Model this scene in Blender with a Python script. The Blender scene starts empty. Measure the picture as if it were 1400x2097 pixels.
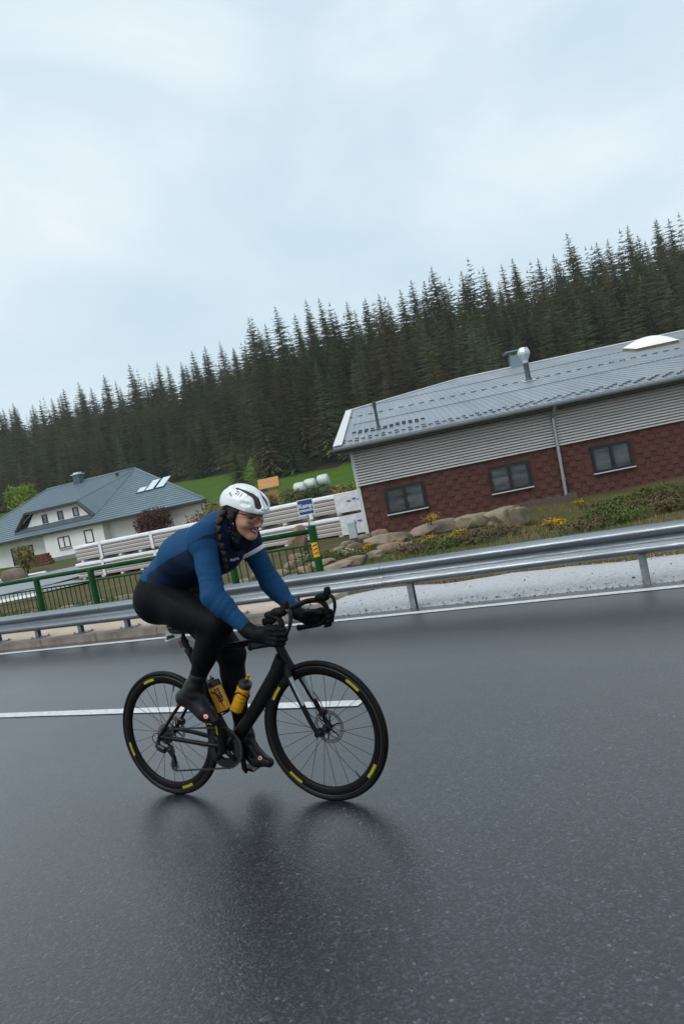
import bpy, math, random
import numpy as np
from mathutils import Vector, Matrix, noise as mnoise

S = bpy.context.scene
COL = S.collection
R = math.radians
rng = random.Random(7)

# ------------------------------------------------------------------ camera
CAM_POS = Vector((2.849, -2.776, 1.463))
cam_d = bpy.data.cameras.new('camera'); cam = bpy.data.objects.new('camera', cam_d); COL.objects.link(cam)
ax = Vector((0.864, 0.463, -0.200)); dn = Vector((-0.159, -0.126, -0.979)); fw = Vector((-0.478, 0.877, -0.035))
fw.normalize(); ax = (ax - fw * ax.dot(fw)).normalized(); dn = fw.cross(ax)
M = Matrix(((ax.x, -dn.x, -fw.x, CAM_POS.x), (ax.y, -dn.y, -fw.y, CAM_POS.y), (ax.z, -dn.z, -fw.z, CAM_POS.z), (0, 0, 0, 1)))
cam.matrix_world = M
cam_d.sensor_fit = 'VERTICAL'; cam_d.sensor_height = 36.0; cam_d.lens = 24.84
cam_d.clip_start = 0.05; cam_d.clip_end = 3000
cam_d.dof.use_dof = False
S.camera = cam

# ------------------------------------------------------------------ sky, sun, exposure
W = bpy.data.worlds.new('World'); S.world = W; W.use_nodes = True
nt = W.node_tree; nt.nodes.clear()
def N(tree, typ, **kw):
    n = tree.nodes.new(typ)
    for k, v in kw.items():
        if k.startswith('i_'): n.inputs[k[2:].replace('_', ' ')].default_value = v
        else: setattr(n, k, v)
    return n
SUN_EL, SUN_AZ = R(52), R(205)      # azimuth measured from +Y towards +X
sky = N(nt, 'ShaderNodeTexSky', sky_type='NISHITA', sun_disc=False, sun_elevation=SUN_EL, sun_rotation=SUN_AZ)
bg1 = N(nt, 'ShaderNodeBackground', i_Strength=0.10); nt.links.new(sky.outputs[0], bg1.inputs[0])
tc = N(nt, 'ShaderNodeTexCoord')
mp = N(nt, 'ShaderNodeMapping'); mp.inputs['Scale'].default_value = (1.0, 1.0, 2.6); mp.inputs['Rotation'].default_value = (0, 0, R(40))
nt.links.new(tc.outputs['Generated'], mp.inputs[0])
n1 = N(nt, 'ShaderNodeTexNoise', i_Scale=1.35, i_Detail=6.0, i_Roughness=0.5, i_Distortion=0.4); nt.links.new(mp.outputs[0], n1.inputs['Vector'])
cr = N(nt, 'ShaderNodeValToRGB'); nt.links.new(n1.outputs[0], cr.inputs[0])
e = cr.color_ramp.elements
e[0].position = 0.36; e[0].color = (0.545, 0.71, 0.82, 1)
e[1].position = 0.62; e[1].color = (0.90, 0.955, 0.985, 1)
m = e.new(0.48); m.color = (0.665, 0.80, 0.885, 1)
sxyz = N(nt, 'ShaderNodeSeparateXYZ'); nt.links.new(tc.outputs['Generated'], sxyz.inputs[0])
hgr = N(nt, 'ShaderNodeMapRange', i_From_Min=0.0, i_From_Max=0.42, i_To_Min=0.62, i_To_Max=0.0); nt.links.new(sxyz.outputs['Z'], hgr.inputs[0])
hmx = N(nt, 'ShaderNodeMix', data_type='RGBA'); nt.links.new(hgr.outputs[0], hmx.inputs[0]); nt.links.new(cr.outputs[0], hmx.inputs[6]); hmx.inputs[7].default_value = (0.80, 0.885, 0.935, 1)
bg2 = N(nt, 'ShaderNodeBackground', i_Strength=0.9); nt.links.new(hmx.outputs[2], bg2.inputs[0])
mx = N(nt, 'ShaderNodeMixShader', i_Fac=0.9); nt.links.new(bg1.outputs[0], mx.inputs[1]); nt.links.new(bg2.outputs[0], mx.inputs[2])
wo = N(nt, 'ShaderNodeOutputWorld'); nt.links.new(mx.outputs[0], wo.inputs[0])

sun_d = bpy.data.lights.new('sun', 'SUN'); sun_d.energy = 1.5; sun_d.angle = R(40); sun_d.color = (1.0, 0.97, 0.93)
sun = bpy.data.objects.new('sun', sun_d); COL.objects.link(sun)
sv = Vector((math.sin(SUN_AZ) * math.cos(SUN_EL), math.cos(SUN_AZ) * math.cos(SUN_EL), math.sin(SUN_EL)))
sun.rotation_euler = sv.to_track_quat('Z', 'Y').to_euler()

S.view_settings.view_transform = 'Standard'; S.view_settings.look = 'None'
S.view_settings.exposure = 0.3; S.view_settings.gamma = 1.0; S.view_settings.use_curve_mapping = False
S.cycles.max_bounces = 6; S.cycles.diffuse_bounces = 3; S.cycles.glossy_bounces = 3; S.cycles.transparent_max_bounces = 8
S.cycles.caustics_reflective = False; S.cycles.caustics_refractive = False

# ------------------------------------------------------------------ materials
MATS = {}
def mat(name, col, rough=0.6, metal=0.0, var=0.0, vscale=8.0, bump=0.0, bscale=60.0, spec=0.5, col2=None, coat=0.0,
        rnd=0.0, trans=0.0, alpha=1.0, stretch=None, rvar=0.0, sheen=0.0, detail=5.0, ior=1.45, sss=0.0):
    """procedural Principled material: two-tone noise colour, noise roughness, noise bump, random tint per object"""
    if name in MATS: return MATS[name]
    m = bpy.data.materials.new(name); m.use_nodes = True; t = m.node_tree; t.nodes.clear()
    p = N(t, 'ShaderNodeBsdfPrincipled'); o = N(t, 'ShaderNodeOutputMaterial'); t.links.new(p.outputs[0], o.inputs[0])
    p.inputs['Metallic'].default_value = metal; p.inputs['Roughness'].default_value = rough
    p.inputs['Specular IOR Level'].default_value = spec; p.inputs['Coat Weight'].default_value = coat
    p.inputs['Transmission Weight'].default_value = trans; p.inputs['Alpha'].default_value = alpha; p.inputs['IOR'].default_value = ior
    p.inputs['Sheen Weight'].default_value = sheen
    if sss: p.inputs['Subsurface Weight'].default_value = sss; p.inputs['Subsurface Radius'].default_value = (0.012, 0.005, 0.003); p.inputs['Subsurface Scale'].default_value = 0.6
    c4 = (*col, 1)
    tcx = N(t, 'ShaderNodeTexCoord'); vec = tcx.outputs['Object']
    if stretch:
        mpx = N(t, 'ShaderNodeMapping'); mpx.inputs['Scale'].default_value = stretch; t.links.new(vec, mpx.inputs[0]); vec = mpx.outputs[0]
    src = None
    if var > 0 or col2 or rvar > 0:
        n = N(t, 'ShaderNodeTexNoise', i_Scale=vscale, i_Detail=detail, i_Roughness=0.62); t.links.new(vec, n.inputs['Vector'])
        mr = N(t, 'ShaderNodeMapRange', i_From_Min=0.32, i_From_Max=0.68); t.links.new(n.outputs[0], mr.inputs[0])
        mixn = N(t, 'ShaderNodeMix', data_type='RGBA')
        a = c4; b = (*col2, 1) if col2 else c4
        if not col2:
            a = tuple(max(0, x * (1 - var)) for x in col) + (1,); b = tuple(min(1, x * (1 + var)) for x in col) + (1,)
        mixn.inputs[6].default_value = a; mixn.inputs[7].default_value = b
        t.links.new(mr.outputs[0], mixn.inputs[0]); src = mixn.outputs[2]
        if rvar > 0:
            mr2 = N(t, 'ShaderNodeMapRange', i_To_Min=max(0.02, rough - rvar), i_To_Max=min(1, rough + rvar)); t.links.new(mr.outputs[0], mr2.inputs[0])
            t.links.new(mr2.outputs[0], p.inputs['Roughness'])
    if rnd > 0:
        oi = N(t, 'ShaderNodeObjectInfo'); hs = N(t, 'ShaderNodeHueSaturation')
        mh = N(t, 'ShaderNodeMapRange', i_To_Min=0.5 - rnd * 0.12, i_To_Max=0.5 + rnd * 0.10); t.links.new(oi.outputs['Random'], mh.inputs[0])
        wv = N(t, 'ShaderNodeMath', operation='MULTIPLY'); wv.inputs[1].default_value = 7.31; t.links.new(oi.outputs['Random'], wv.inputs[0])
        fr = N(t, 'ShaderNodeMath', operation='FRACT'); t.links.new(wv.outputs[0], fr.inputs[0])
        mv = N(t, 'ShaderNodeMapRange', i_To_Min=1 - rnd * 0.7, i_To_Max=1 + rnd * 0.8); t.links.new(fr.outputs[0], mv.inputs[0])
        t.links.new(mh.outputs[0], hs.inputs['Hue']); t.links.new(mv.outputs[0], hs.inputs['Value'])
        if src is None: hs.inputs['Color'].default_value = c4
        else: t.links.new(src, hs.inputs['Color'])
        src = hs.outputs[0]
    if src is None: p.inputs['Base Color'].default_value = c4
    else: t.links.new(src, p.inputs['Base Color'])
    if bump > 0:
        nb = N(t, 'ShaderNodeTexNoise', i_Scale=bscale, i_Detail=4.0); t.links.new(vec, nb.inputs['Vector'])
        bp = N(t, 'ShaderNodeBump', i_Strength=bump, i_Distance=0.01); t.links.new(nb.outputs[0], bp.inputs['Height']); t.links.new(bp.outputs[0], p.inputs['Normal'])
    MATS[name] = m
    return m

# ------------------------------------------------------------------ mesh builder
def basis(d):
    d = Vector(d).normalized(); a = Vector((0, 0, 1)) if abs(d.z) < 0.9 else Vector((1, 0, 0))
    x = d.cross(a).normalized(); y = d.cross(x).normalized(); return x, y, d

class MB:
    def __init__(s): s.v = []; s.f = []; s.mi = []; s.cur = 0
    def add(s, vs, fs):
        o = len(s.v); s.v += [tuple(p) for p in vs]; s.f += [tuple(i + o for i in f) for f in fs]; s.mi += [s.cur] * len(fs); return s
    def box(s, c, d, rot=None, bev=0.0):
        hx, hy, hz = d[0] / 2, d[1] / 2, d[2] / 2
        if bev > 0:
            b = min(bev, hx * .9, hy * .9, hz * .9); vs = []
            for z, k in ((-hz, b), (-hz + b, 0), (hz - b, 0), (hz, b)):
                X, Y = hx - k, hy - k; q = b if k == 0 else b * .6
                vs += [(X - q, -Y, z), (X, -Y + q, z), (X, Y - q, z), (X - q, Y, z), (-X + q, Y, z), (-X, Y - q, z), (-X, -Y + q, z), (-X + q, -Y, z)]
            fs = [tuple(range(7, -1, -1)), tuple(range(24, 32))]
            for r_ in range(3):
                for i in range(8): j = (i + 1) % 8; fs.append((r_ * 8 + i, r_ * 8 + j, r_ * 8 + 8 + j, r_ * 8 + 8 + i))
        else:
            vs = [(x, y, z) for z in (-hz, hz) for x, y in ((-hx, -hy), (hx, -hy), (hx, hy), (-hx, hy))]
            fs = [(3, 2, 1, 0), (4, 5, 6, 7), (0, 1, 5, 4), (1, 2, 6, 5), (2, 3, 7, 6), (3, 0, 4, 7)]
        c = Vector(c)
        vs = [(rot @ Vector(p) if rot else Vector(p)) + c for p in vs]
        return s.add(vs, fs)
    def tube(s, pts, rad, n=10, cap=True, flat=None, closed=False):
        """sweep a circle (or ellipse: flat = (axis vector, factor)) along points with parallel transport"""
        pts = [Vector(p) for p in pts]; k = len(pts)
        rad = [rad] * k if isinstance(rad, (int, float)) else list(rad)
        tan = []
        for i in range(k):
            a = pts[i - 1] if (i > 0 or closed) else pts[i]; b = pts[(i + 1) % k] if (i < k - 1 or closed) else pts[i]
            tan.append((b - a).normalized())
        if flat: x = Vector(flat[0]); x = (x - tan[0] * x.dot(tan[0])).normalized()
        else: x = basis(tan[0])[0]
        vs = []
        for i in range(k):
            t = tan[i]; x = (x - t * x.dot(t)).normalized(); y = t.cross(x)
            fa = flat[1] if flat else 1.0
            for j in range(n):
                a = 2 * math.pi * j / n; vs.append(pts[i] + x * (math.cos(a) * rad[i] * fa) + y * (math.sin(a) * rad[i]))
        fs = []
        for i in range(k if closed else k - 1):
            i2 = (i + 1) % k
            for j in range(n): j2 = (j + 1) % n; fs.append((i * n + j, i * n + j2, i2 * n + j2, i2 * n + j))
        if cap and not closed: fs.append(tuple(range(n - 1, -1, -1))); fs.append(tuple(range((k - 1) * n, k * n)))
        return s.add(vs, fs)
    def lathe(s, prof, c=(0, 0, 0), axis=(0, 0, 1), n=24, cap=True):
        x, y, d = basis(axis); c = Vector(c); vs = []
        for r_, h in prof:
            for j in range(n): a = 2 * math.pi * j / n; vs.append(c + d * h + x * (r_ * math.cos(a)) + y * (r_ * math.sin(a)))
        fs = []
        for i in range(len(prof) - 1):
            for j in range(n): j2 = (j + 1) % n; fs.append((i * n + j, i * n + j2, (i + 1) * n + j2, (i + 1) * n + j))
        if cap: fs.append(tuple(range(n - 1, -1, -1))); fs.append(tuple(range((len(prof) - 1) * n, len(prof) * n)))
        return s.add(vs, fs)
    def loft(s, rings, cap=True, closed=True):
        n = len(rings[0]); vs = [p for r_ in rings for p in r_]; fs = []
        for i in range(len(rings) - 1):
            for j in range(n if closed else n - 1): j2 = (j + 1) % n; fs.append((i * n + j, i * n + j2, (i + 1) * n + j2, (i + 1) * n + j))
        if cap: fs.append(tuple(range(n - 1, -1, -1))); fs.append(tuple(range((len(rings) - 1) * n, len(rings) * n)))
        return s.add(vs, fs)
    def prism(s, poly, ext):
        """polygon (3-D points) extruded by vector ext"""
        e_ = Vector(ext); n = len(poly); a = [Vector(p) for p in poly]
        fs = [tuple(range(n - 1, -1, -1)), tuple(range(n, 2 * n))] + [(i, (i + 1) % n, n + (i + 1) % n, n + i) for i in range(n)]
        return s.add(a + [p + e_ for p in a], fs)
    def quad(s, *p): return s.add(p, [tuple(range(len(p)))])
    def build(s, name, m=None, parent=None, smooth=False, auto=None):
        me = bpy.data.meshes.new(name); me.from_pydata(s.v, [], s.f)
        for k in (m if isinstance(m, (list, tuple)) else [m]):
            if k: me.materials.append(k)
        if isinstance(m, (list, tuple)) and any(s.mi): me.polygons.foreach_set('material_index', s.mi)
        fix_normals(me)
        if smooth: me.polygons.foreach_set('use_smooth', [True] * len(me.polygons))
        if auto:
            me.polygons.foreach_set('use_smooth', [True] * len(me.polygons)); me.set_sharp_from_angle(angle=R(auto))
        me.update()
        return link(name, me, parent)

def fix_normals(me):
    import bmesh
    b = bmesh.new(); b.from_mesh(me); bmesh.ops.recalc_face_normals(b, faces=b.faces); b.to_mesh(me); b.free()
def link(name, me, parent=None):
    o = bpy.data.objects.new(name, me); COL.objects.link(o)
    if parent: o.parent = parent
    return o
def tag(o, label=None, cat=None, group=None, kind=None):
    if label: o['label'] = label
    if cat: o['category'] = cat
    if group: o['group'] = group
    if kind: o['kind'] = kind
    return o
def thing(name, label, cat, loc=(0, 0, 0), rot=(0, 0, 0), group=None):
    o = bpy.data.objects.new(name, None); COL.objects.link(o); o.location = loc; o.rotation_euler = rot; o.empty_display_size = .2
    return tag(o, label, cat, group)
def copy_tree(o, parent=None):
    c = o.copy(); COL.objects.link(c); c.parent = parent
    for ch in [x for x in o.children]: copy_tree(ch, c)
    return c
def text_mesh(name, txt, size, m, parent, mw, ext=0.0006, shear=0.0, bold=0.0):
    cu = bpy.data.curves.new(name, 'FONT'); cu.body = txt; cu.size = size; cu.extrude = ext; cu.align_x = 'CENTER'; cu.align_y = 'CENTER'; cu.shear = shear; cu.offset = bold
    cu.resolution_u = 3
    t = bpy.data.objects.new(name, cu); COL.objects.link(t)
    dg = bpy.context.evaluated_depsgraph_get(); me = bpy.data.meshes.new_from_object(t.evaluated_get(dg)); bpy.data.objects.remove(t); bpy.data.curves.remove(cu)
    me.materials.clear(); me.materials.append(m); me.transform(mw); me.name = name
    return link(name, me, parent)
def rock_mesh(seed, sx, sy, sz, sub=3, amp=0.28):
    import bmesh
    b = bmesh.new(); bmesh.ops.create_icosphere(b, subdivisions=sub, radius=1.0)
    off = Vector((seed * 3.7, seed * 1.3, seed * 2.1))
    for v in b.verts:
        p = v.co.copy(); d = mnoise.noise(p * 0.9 + off) * amp * 1.5 + mnoise.noise(p * 2.3 + off) * amp * .7 + mnoise.noise(p * 5.5 + off) * amp * .22
        # facets: clamp against a few random planes
        q = p * (1 + d)
        for i in range(10):
            nrm = Vector((math.sin(seed * 5.1 + i * 2.4), math.cos(seed * 2.7 + i * 1.9), math.sin(seed + i * 1.1) * .8)).normalized()
            h = q.dot(nrm); c_ = .58 + .22 * ((i * 37 + seed * 13) % 10) / 10
            if h > c_: q -= nrm * (h - c_) * .92
        if q.z > .52: q.z = .52 + (q.z - .52) * .25
        q *= 1 + .09 * mnoise.noise(p * 8 + off)
        v.co = Vector((q.x * sx, q.y * sy, q.z * sz))
    me = bpy.data.meshes.new('rock'); b.to_mesh(me); b.free()
    me.polygons.foreach_set('use_smooth', [True] * len(me.polygons)); me.set_sharp_from_angle(angle=R(24))
    return me
V = Vector
def lerp(a, b, t): return a + (b - a) * t
def smooth_path(p, k=4):
    out = []; P = [V(q) for q in p]
    for i in range(len(P) - 1):
        a, b_, c, d = P[max(i - 1, 0)], P[i], P[i + 1], P[min(i + 2, len(P) - 1)]
        for j in range(k):
            t = j / k; out.append(.5 * ((2 * b_) + (c - a) * t + (2 * a - 5 * b_ + 4 * c - d) * t * t + (3 * b_ - a - 3 * c + d) * t ** 3))
    return out + [P[-1]]
# ================================================================== SETTING
FH = Vector((-0.479, 0.878))
def depth_of(x, y): return (x - CAM_POS.x) * FH.x + (y - CAM_POS.y) * FH.y
def sstep(a, b, x): t = min(1, max(0, (x - a) / (b - a))); return t * t * (3 - 2 * t)
def edge_depth(u): return 152 - (u + .48) * 70 if u < -.085 else 96
def ground_z(x, y):
    D = depth_of(x, y)
    if D < 42: b = -0.28
    elif D < 60: b = -0.28 + 0.40 * sstep(42, 60, D)
    elif D < 118: b = 0.12 + (D - 60) * 0.116
    else: b = 6.85 + (D - 118) * 0.105
    if y < 5.45: return -0.09
    t = sstep(5.45, 8.0, y)
    z = -0.06 * (1 - t) + b * t
    # ditch behind the rail on the right, mound of planted soil under the workshop wall
    z += 0.06 * mnoise.noise(Vector((x * .35, y * .35, 0))) * t
    if D > 60: z += 0.5 * mnoise.noise(Vector((x * .03, y * .03, 4)))
    ed = edge_depth(((x - CAM_POS.x) * .878 + (y - CAM_POS.y) * .479) / max(D, 1)) if D > 60 else 1e9
    if D > ed: z += min(D - ed, 44) * .35
    mx_ = math.exp(-(((x + 25) / 6) ** 2 + ((y - 46) / 5) ** 2)); z += 0.75 * mx_
    z -= .42 * math.exp(-(((x + .9) / 1.0) ** 2 + ((y - 15.0) / 2.0) ** 4))
    return z

def frange(a, b, s):
    o = []; x = a
    while x < b - 1e-6: o.append(x); x += s
    return o
xs = frange(-420, -120, 15) + frange(-120, -50, 4) + frange(-50, -26, 1.2) + frange(-26, 14, .5) + frange(14, 40, 2) + frange(40, 261, 12)
ys = frange(-60, -16, 8) + frange(-16, 4.6, 2.5) + frange(5.0, 24, .45) + frange(24, 60, 1.4) + frange(60, 130, 4) + frange(130, 421, 12)
gb = MB()
gb.v = [(x, y, ground_z(x, y)) for y in ys for x in xs]
nx = len(xs)
def in_forest(x, y):
    D = depth_of(x, y); lat = (x - CAM_POS.x) * 0.878 + (y - CAM_POS.y) * 0.479
    u = lat / max(D, 1)
    return D > (152 - (u + .48) * 70 if u < -0.085 else 96)
for j in range(len(ys) - 1):
    for i in range(nx - 1):
        cx_, cy_ = (xs[i] + xs[i + 1]) / 2, (ys[j] + ys[j + 1]) / 2; D = depth_of(cx_, cy_)
        gb.f.append((j * nx + i, j * nx + i + 1, j * nx + nx + i + 1, j * nx + nx + i))
        gb.mi.append(2 if in_forest(cx_, cy_) else (1 if D > 56 else 0))
g_near = mat('dry_grass_soil', (0.115, 0.088, 0.045), .95, var=.5, vscale=.9, col2=(0.055, 0.058, 0.018), bump=.9, bscale=14, spec=.15, detail=9)
g_mead = mat('meadow_grass', (0.040, 0.088, 0.010), .95, vscale=.35, col2=(0.070, 0.118, 0.016), bump=.8, bscale=6, spec=.1, detail=9)
g_for = mat('forest_floor', (0.03, 0.024, 0.014), .95, var=.5, vscale=.5, bump=.5, bscale=4, spec=.1)
go = gb.build('ground', [g_near, g_mead, g_for], smooth=True); tag(go, kind='structure')

# ---- wet asphalt
def wet_asphalt():
    m = bpy.data.materials.new('wet_asphalt'); m.use_nodes = True; t = m.node_tree; t.nodes.clear()
    p = N(t, 'ShaderNodeBsdfPrincipled'); o = N(t, 'ShaderNodeOutputMaterial'); t.links.new(p.outputs[0], o.inputs[0])
    tcx = N(t, 'ShaderNodeTexCoord'); vec = tcx.outputs['Object']
    big = N(t, 'ShaderNodeTexNoise', i_Scale=.55, i_Detail=3.0); t.links.new(vec, big.inputs['Vector'])
    mpx = N(t, 'ShaderNodeMapping'); mpx.inputs['Scale'].default_value = (.12, 1.6, 1); t.links.new(vec, mpx.inputs[0])
    lane = N(t, 'ShaderNodeTexNoise', i_Scale=1.0, i_Detail=3.0); t.links.new(mpx.outputs[0], lane.inputs['Vector'])
    fine = N(t, 'ShaderNodeTexNoise', i_Scale=70, i_Detail=6.0, i_Roughness=.75); t.links.new(vec, fine.inputs['Vector'])
    vor = N(t, 'ShaderNodeTexVoronoi', i_Scale=110.0); t.links.new(vec, vor.inputs['Vector'])
    # aggregate stones: each cell its own grey, a few pale ones
    sep = N(t, 'ShaderNodeSeparateColor'); t.links.new(vor.outputs['Color'], sep.inputs[0])
    rp = N(t, 'ShaderNodeValToRGB'); t.links.new(sep.outputs[0], rp.inputs[0]); e = rp.color_ramp.elements
    e[0].position = 0; e[0].color = (.004, .0045, .008, 1); e[1].position = 1; e[1].color = (.10, .10, .10, 1)
    for pos, c in ((.35, .008), (.70, .017), (.90, .034), (.985, .046), (.997, .08)):
        q = e.new(pos); q.color = (c * .95, c * .97, c * 1.28, 1)
    mixd = N(t, 'ShaderNodeMix', data_type='RGBA', blend_type='MULTIPLY'); mixd.inputs[0].default_value = 1
    mr = N(t, 'ShaderNodeMapRange', i_From_Min=.3, i_From_Max=.7, i_To_Min=.45, i_To_Max=1.5); t.links.new(fine.outputs[0], mr.inputs[0])
    t.links.new(rp.outputs[0], mixd.inputs[6]); t.links.new(mr.outputs[0], mixd.inputs[7]); t.links.new(mixd.outputs[2], p.inputs['Base Color'])
    ad = N(t, 'ShaderNodeMath', operation='ADD'); t.links.new(big.outputs[0], ad.inputs[0]); t.links.new(lane.outputs[0], ad.inputs[1])
    mr2 = N(t, 'ShaderNodeMapRange', i_From_Min=.7, i_From_Max=1.3, i_To_Min=.28, i_To_Max=.42); t.links.new(ad.outputs[0], mr2.inputs[0])
    t.links.new(mr2.outputs[0], p.inputs['Roughness'])
    p.inputs['Coat Weight'].default_value = 1.0; p.inputs['Coat Roughness'].default_value = .30; p.inputs['Coat IOR'].default_value = 1.36; p.inputs['Specular IOR Level'].default_value = .5; p.inputs['IOR'].default_value = 1.5
    cmb = N(t, 'ShaderNodeMath', operation='MULTIPLY_ADD'); t.links.new(vor.outputs['Distance'], cmb.inputs[0]); cmb.inputs[1].default_value = -.9; t.links.new(fine.outputs[0], cmb.inputs[2])
    bp = N(t, 'ShaderNodeBump', i_Strength=.36, i_Distance=.004); t.links.new(cmb.outputs[0], bp.inputs['Height']); t.links.new(bp.outputs[0], p.inputs['Normal'])
    bp2 = N(t, 'ShaderNodeBump', i_Strength=.17, i_Distance=.004); t.links.new(cmb.outputs[0], bp2.inputs['Height']); t.links.new(bp2.outputs[0], p.inputs['Coat Normal'])
    return m
rb = MB(); rx = frange(-150, 60, 3)
rb.v = [(x, y, .006 * mnoise.noise(Vector((x * .2, y * .5, 0))) * (0 if -2.5 < x < 2.5 and -.5 < y < .5 else .5)) for x in rx for y in (-9, -6, -4, -2, 0, 1.3, 3, 4.26, 4.265)]
for i in range(len(rx) - 1):
    for j in range(8): a = i * 9 + j; rb.f.append((a, a + 9, a + 10, a + 1)); rb.mi.append(0)
for i in range(0, len(rb.v), 9): rb.v[i + 8] = (rb.v[i + 8][0], 4.28, -.08); rb.v[i] = (rb.v[i][0], -9, 0)
road = rb.build('road', wet_asphalt(), smooth=False); tag(road, kind='structure')
paint = mat('road_paint', (.70, .71, .72), .45, vscale=22, bump=.5, bscale=130, col2=(.46, .47, .485), rvar=.1, detail=9)
def worn_strip(name, x0, x1, y, w, m, parent, z=.006, step=.35):
    b = MB(); k = int((x1 - x0) / step) + 1; vs = []
    for i in range(k + 1):
        x = x0 + (x1 - x0) * i / k; j = .006 * mnoise.noise(Vector((x * 3, y, 1))); q = .006 * mnoise.noise(Vector((x * 3, y, 9)))
        vs += [(x, y - w / 2 + j, z), (x, y + w / 2 + q, z)]
    b.add(vs, [(2 * i, 2 * i + 2, 2 * i + 3, 2 * i + 1) for i in range(k)])
    return b.build(name, m, parent)
worn_strip('edge_line', -140, 55, 4.005, .105, paint, road)
for x1 in (0.47, 9.5, -8.6, -17.6, -26.6): worn_strip('centre_line', x1 - 4.6, x1, 1.315, .115, paint, road)

# ---- bridge pavement with kerb (left) and gravel verge (right)
conc = mat('pavement_concrete', (.50, .40, .32), .72, var=.14, vscale=2.5, bump=.3, bscale=90, detail=9)
kerbm = mat('kerb_stone', (.30, .245, .205), .6, var=.3, vscale=5, bump=.5, bscale=70)
pv = MB(); xa = frange(-60, -2.2, .6)
prof = [(4.335, -.07), (4.33, .06), (4.345, .07), (4.44, .07)]
pv.loft([[(x, y, z) for y, z in prof] for x in (-60, -1.75)], cap=False, closed=False)
pvo = pv.build('pavement', conc); tag(pvo, kind='structure')
# kerb stones as separate pieces along the road side, pavement slab behind them
slab = MB(); slab.box((-30.9, 4.955, .02), (58.2, 1.01, .16)); so = slab.build('pavement_slab', conc, pvo)
kb = MB(); kb.box((0, 0, 0), (1.19, .13, .2), bev=.014); kme = kb.build('kerb_stone', kerbm, pvo); kme.location = (-2.4, 4.377, .006)
for i in range(1, 22):
    k = kme.copy(); COL.objects.link(k); k.location = (-2.4 - 1.2 * i, 4.377 + rng.uniform(-.004, .004), .006 + rng.uniform(-.004, .004))
gm = mat('verge_gravel', (.52, .53, .55), .75, vscale=26, col2=(.36, .365, .385), bump=1.0, bscale=75, detail=8)
vg = MB(); vx = frange(-1.75, 40.5, .22); vy = [4.235, 4.30, 4.40, 4.55, 4.8, 5.05, 5.3, 5.5, 5.7, 5.9, 6.1]
def vz(x, y): 
    e_ = .3 * mnoise.noise(Vector((x * .8, 0, 3))); t = sstep(5.45 + e_, 5.85 + e_, y)
    return .012 + .02 * mnoise.noise(Vector((x * 2.2, y * 3, 0))) * (0 if y < 4.29 else 1) + .012 * mnoise.noise(Vector((x * 9, y * 9, 0))) * (0 if y < 4.29 else 1) - .07 * sstep(4.36, 4.24, y) - .16 * t + .03 * sstep(4.3, 4.9, y)
vg.v = [(x, y, vz(x, y)) for x in vx for y in vy]; ny = len(vy)
for i in range(len(vx) - 1):
    for j in range(ny - 1): a = i * ny + j; vg.f.append((a, a + ny, a + ny + 1, a + 1)); vg.mi.append(0)
vgo = vg.build('gravel_verge', gm, smooth=True); tag(vgo, kind='structure')
# loose stones on the verge: uncountable, one piece of stuff
ls = MB(); r2 = random.Random(3)
for i in range(2600):
    x = r2.uniform(-1.7, 9); y = 4.24 + abs(r2.gauss(0, .11)) if i < 1500 else r2.uniform(4.3, 5.5); s_ = r2.uniform(.004, .012) * (1.8 if r2.random() < .06 else 1)
    vs = [Vector((r2.uniform(.6, 1) * a * s_, r2.uniform(.6, 1) * b * s_, r2.uniform(.4, .8) * c * s_)) for a, b, c in ((1, 0, 0), (-1, 0, 0), (0, 1, 0), (0, -1, 0), (0, 0, 1), (0, 0, -1))]
    o_ = Vector((x, y, max(vz(x, y), .0 if y < 4.27 else -1) + s_ * .2)); ls.cur = 0 if r2.random() < (.45 if y < 4.42 else .85) else 1
    ls.add([v + o_ for v in vs], [(0, 2, 4), (2, 1, 4), (1, 3, 4), (3, 0, 4), (2, 0, 5), (1, 2, 5), (3, 1, 5), (0, 3, 5)])
lso = ls.build('loose_gravel', [mat('pale_chip', (.46, .46, .48), .7), mat('dark_chip', (.05, .05, .052), .7)]); tag(lso, 'loose grey road chippings scattered along the verge beside the edge line', 'gravel', kind='stuff')

# ---- steel guardrail
galv = mat('galvanised_steel', (.33, .365, .385), .36, metal=.95, vscale=2.2, col2=(.17, .19, .215), bump=.2, bscale=40, stretch=(.25, 3, 3), rvar=.08)
galv_d = mat('galvanised_post', (.28, .30, .32), .5, metal=.7, var=.3, vscale=12)
GR = thing('guardrail', 'long galvanised steel crash barrier along the far road edge', 'guardrail', (0, 4.2, 0))
WP = [(.012, .556), (-.012, .558), (-.03, .548), (-.072, .522), (-.081, .508), (-.081, .492), (-.072, .478), (-.022, .447), (-.015, .435), (-.015, .408), (-.022, .396), (-.072, .362), (-.081, .349), (-.081, .331), (-.072, .317), (-.03, .292), (-.012, .285), (.012, .288)]
def rail_z(x): return .012 * math.sin(x * .35) + (-.012 if x < -3 else 0)
def beam(x0, x1, dy):
    b = MB(); k = 14; outer = [(y + dy, z) for y, z in WP]; inner = [(y + .0045 + dy, z - (.003 if i < 6 else -.003 if i > 11 else 0)) for i, (y, z) in enumerate(WP)][::-1]
    b.loft([[(x0 + (x1 - x0) * i / k, y, z + rail_z(x0 + (x1 - x0) * i / k)) for y, z in outer + inner] for i in range(k + 1)])
    return b
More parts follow.
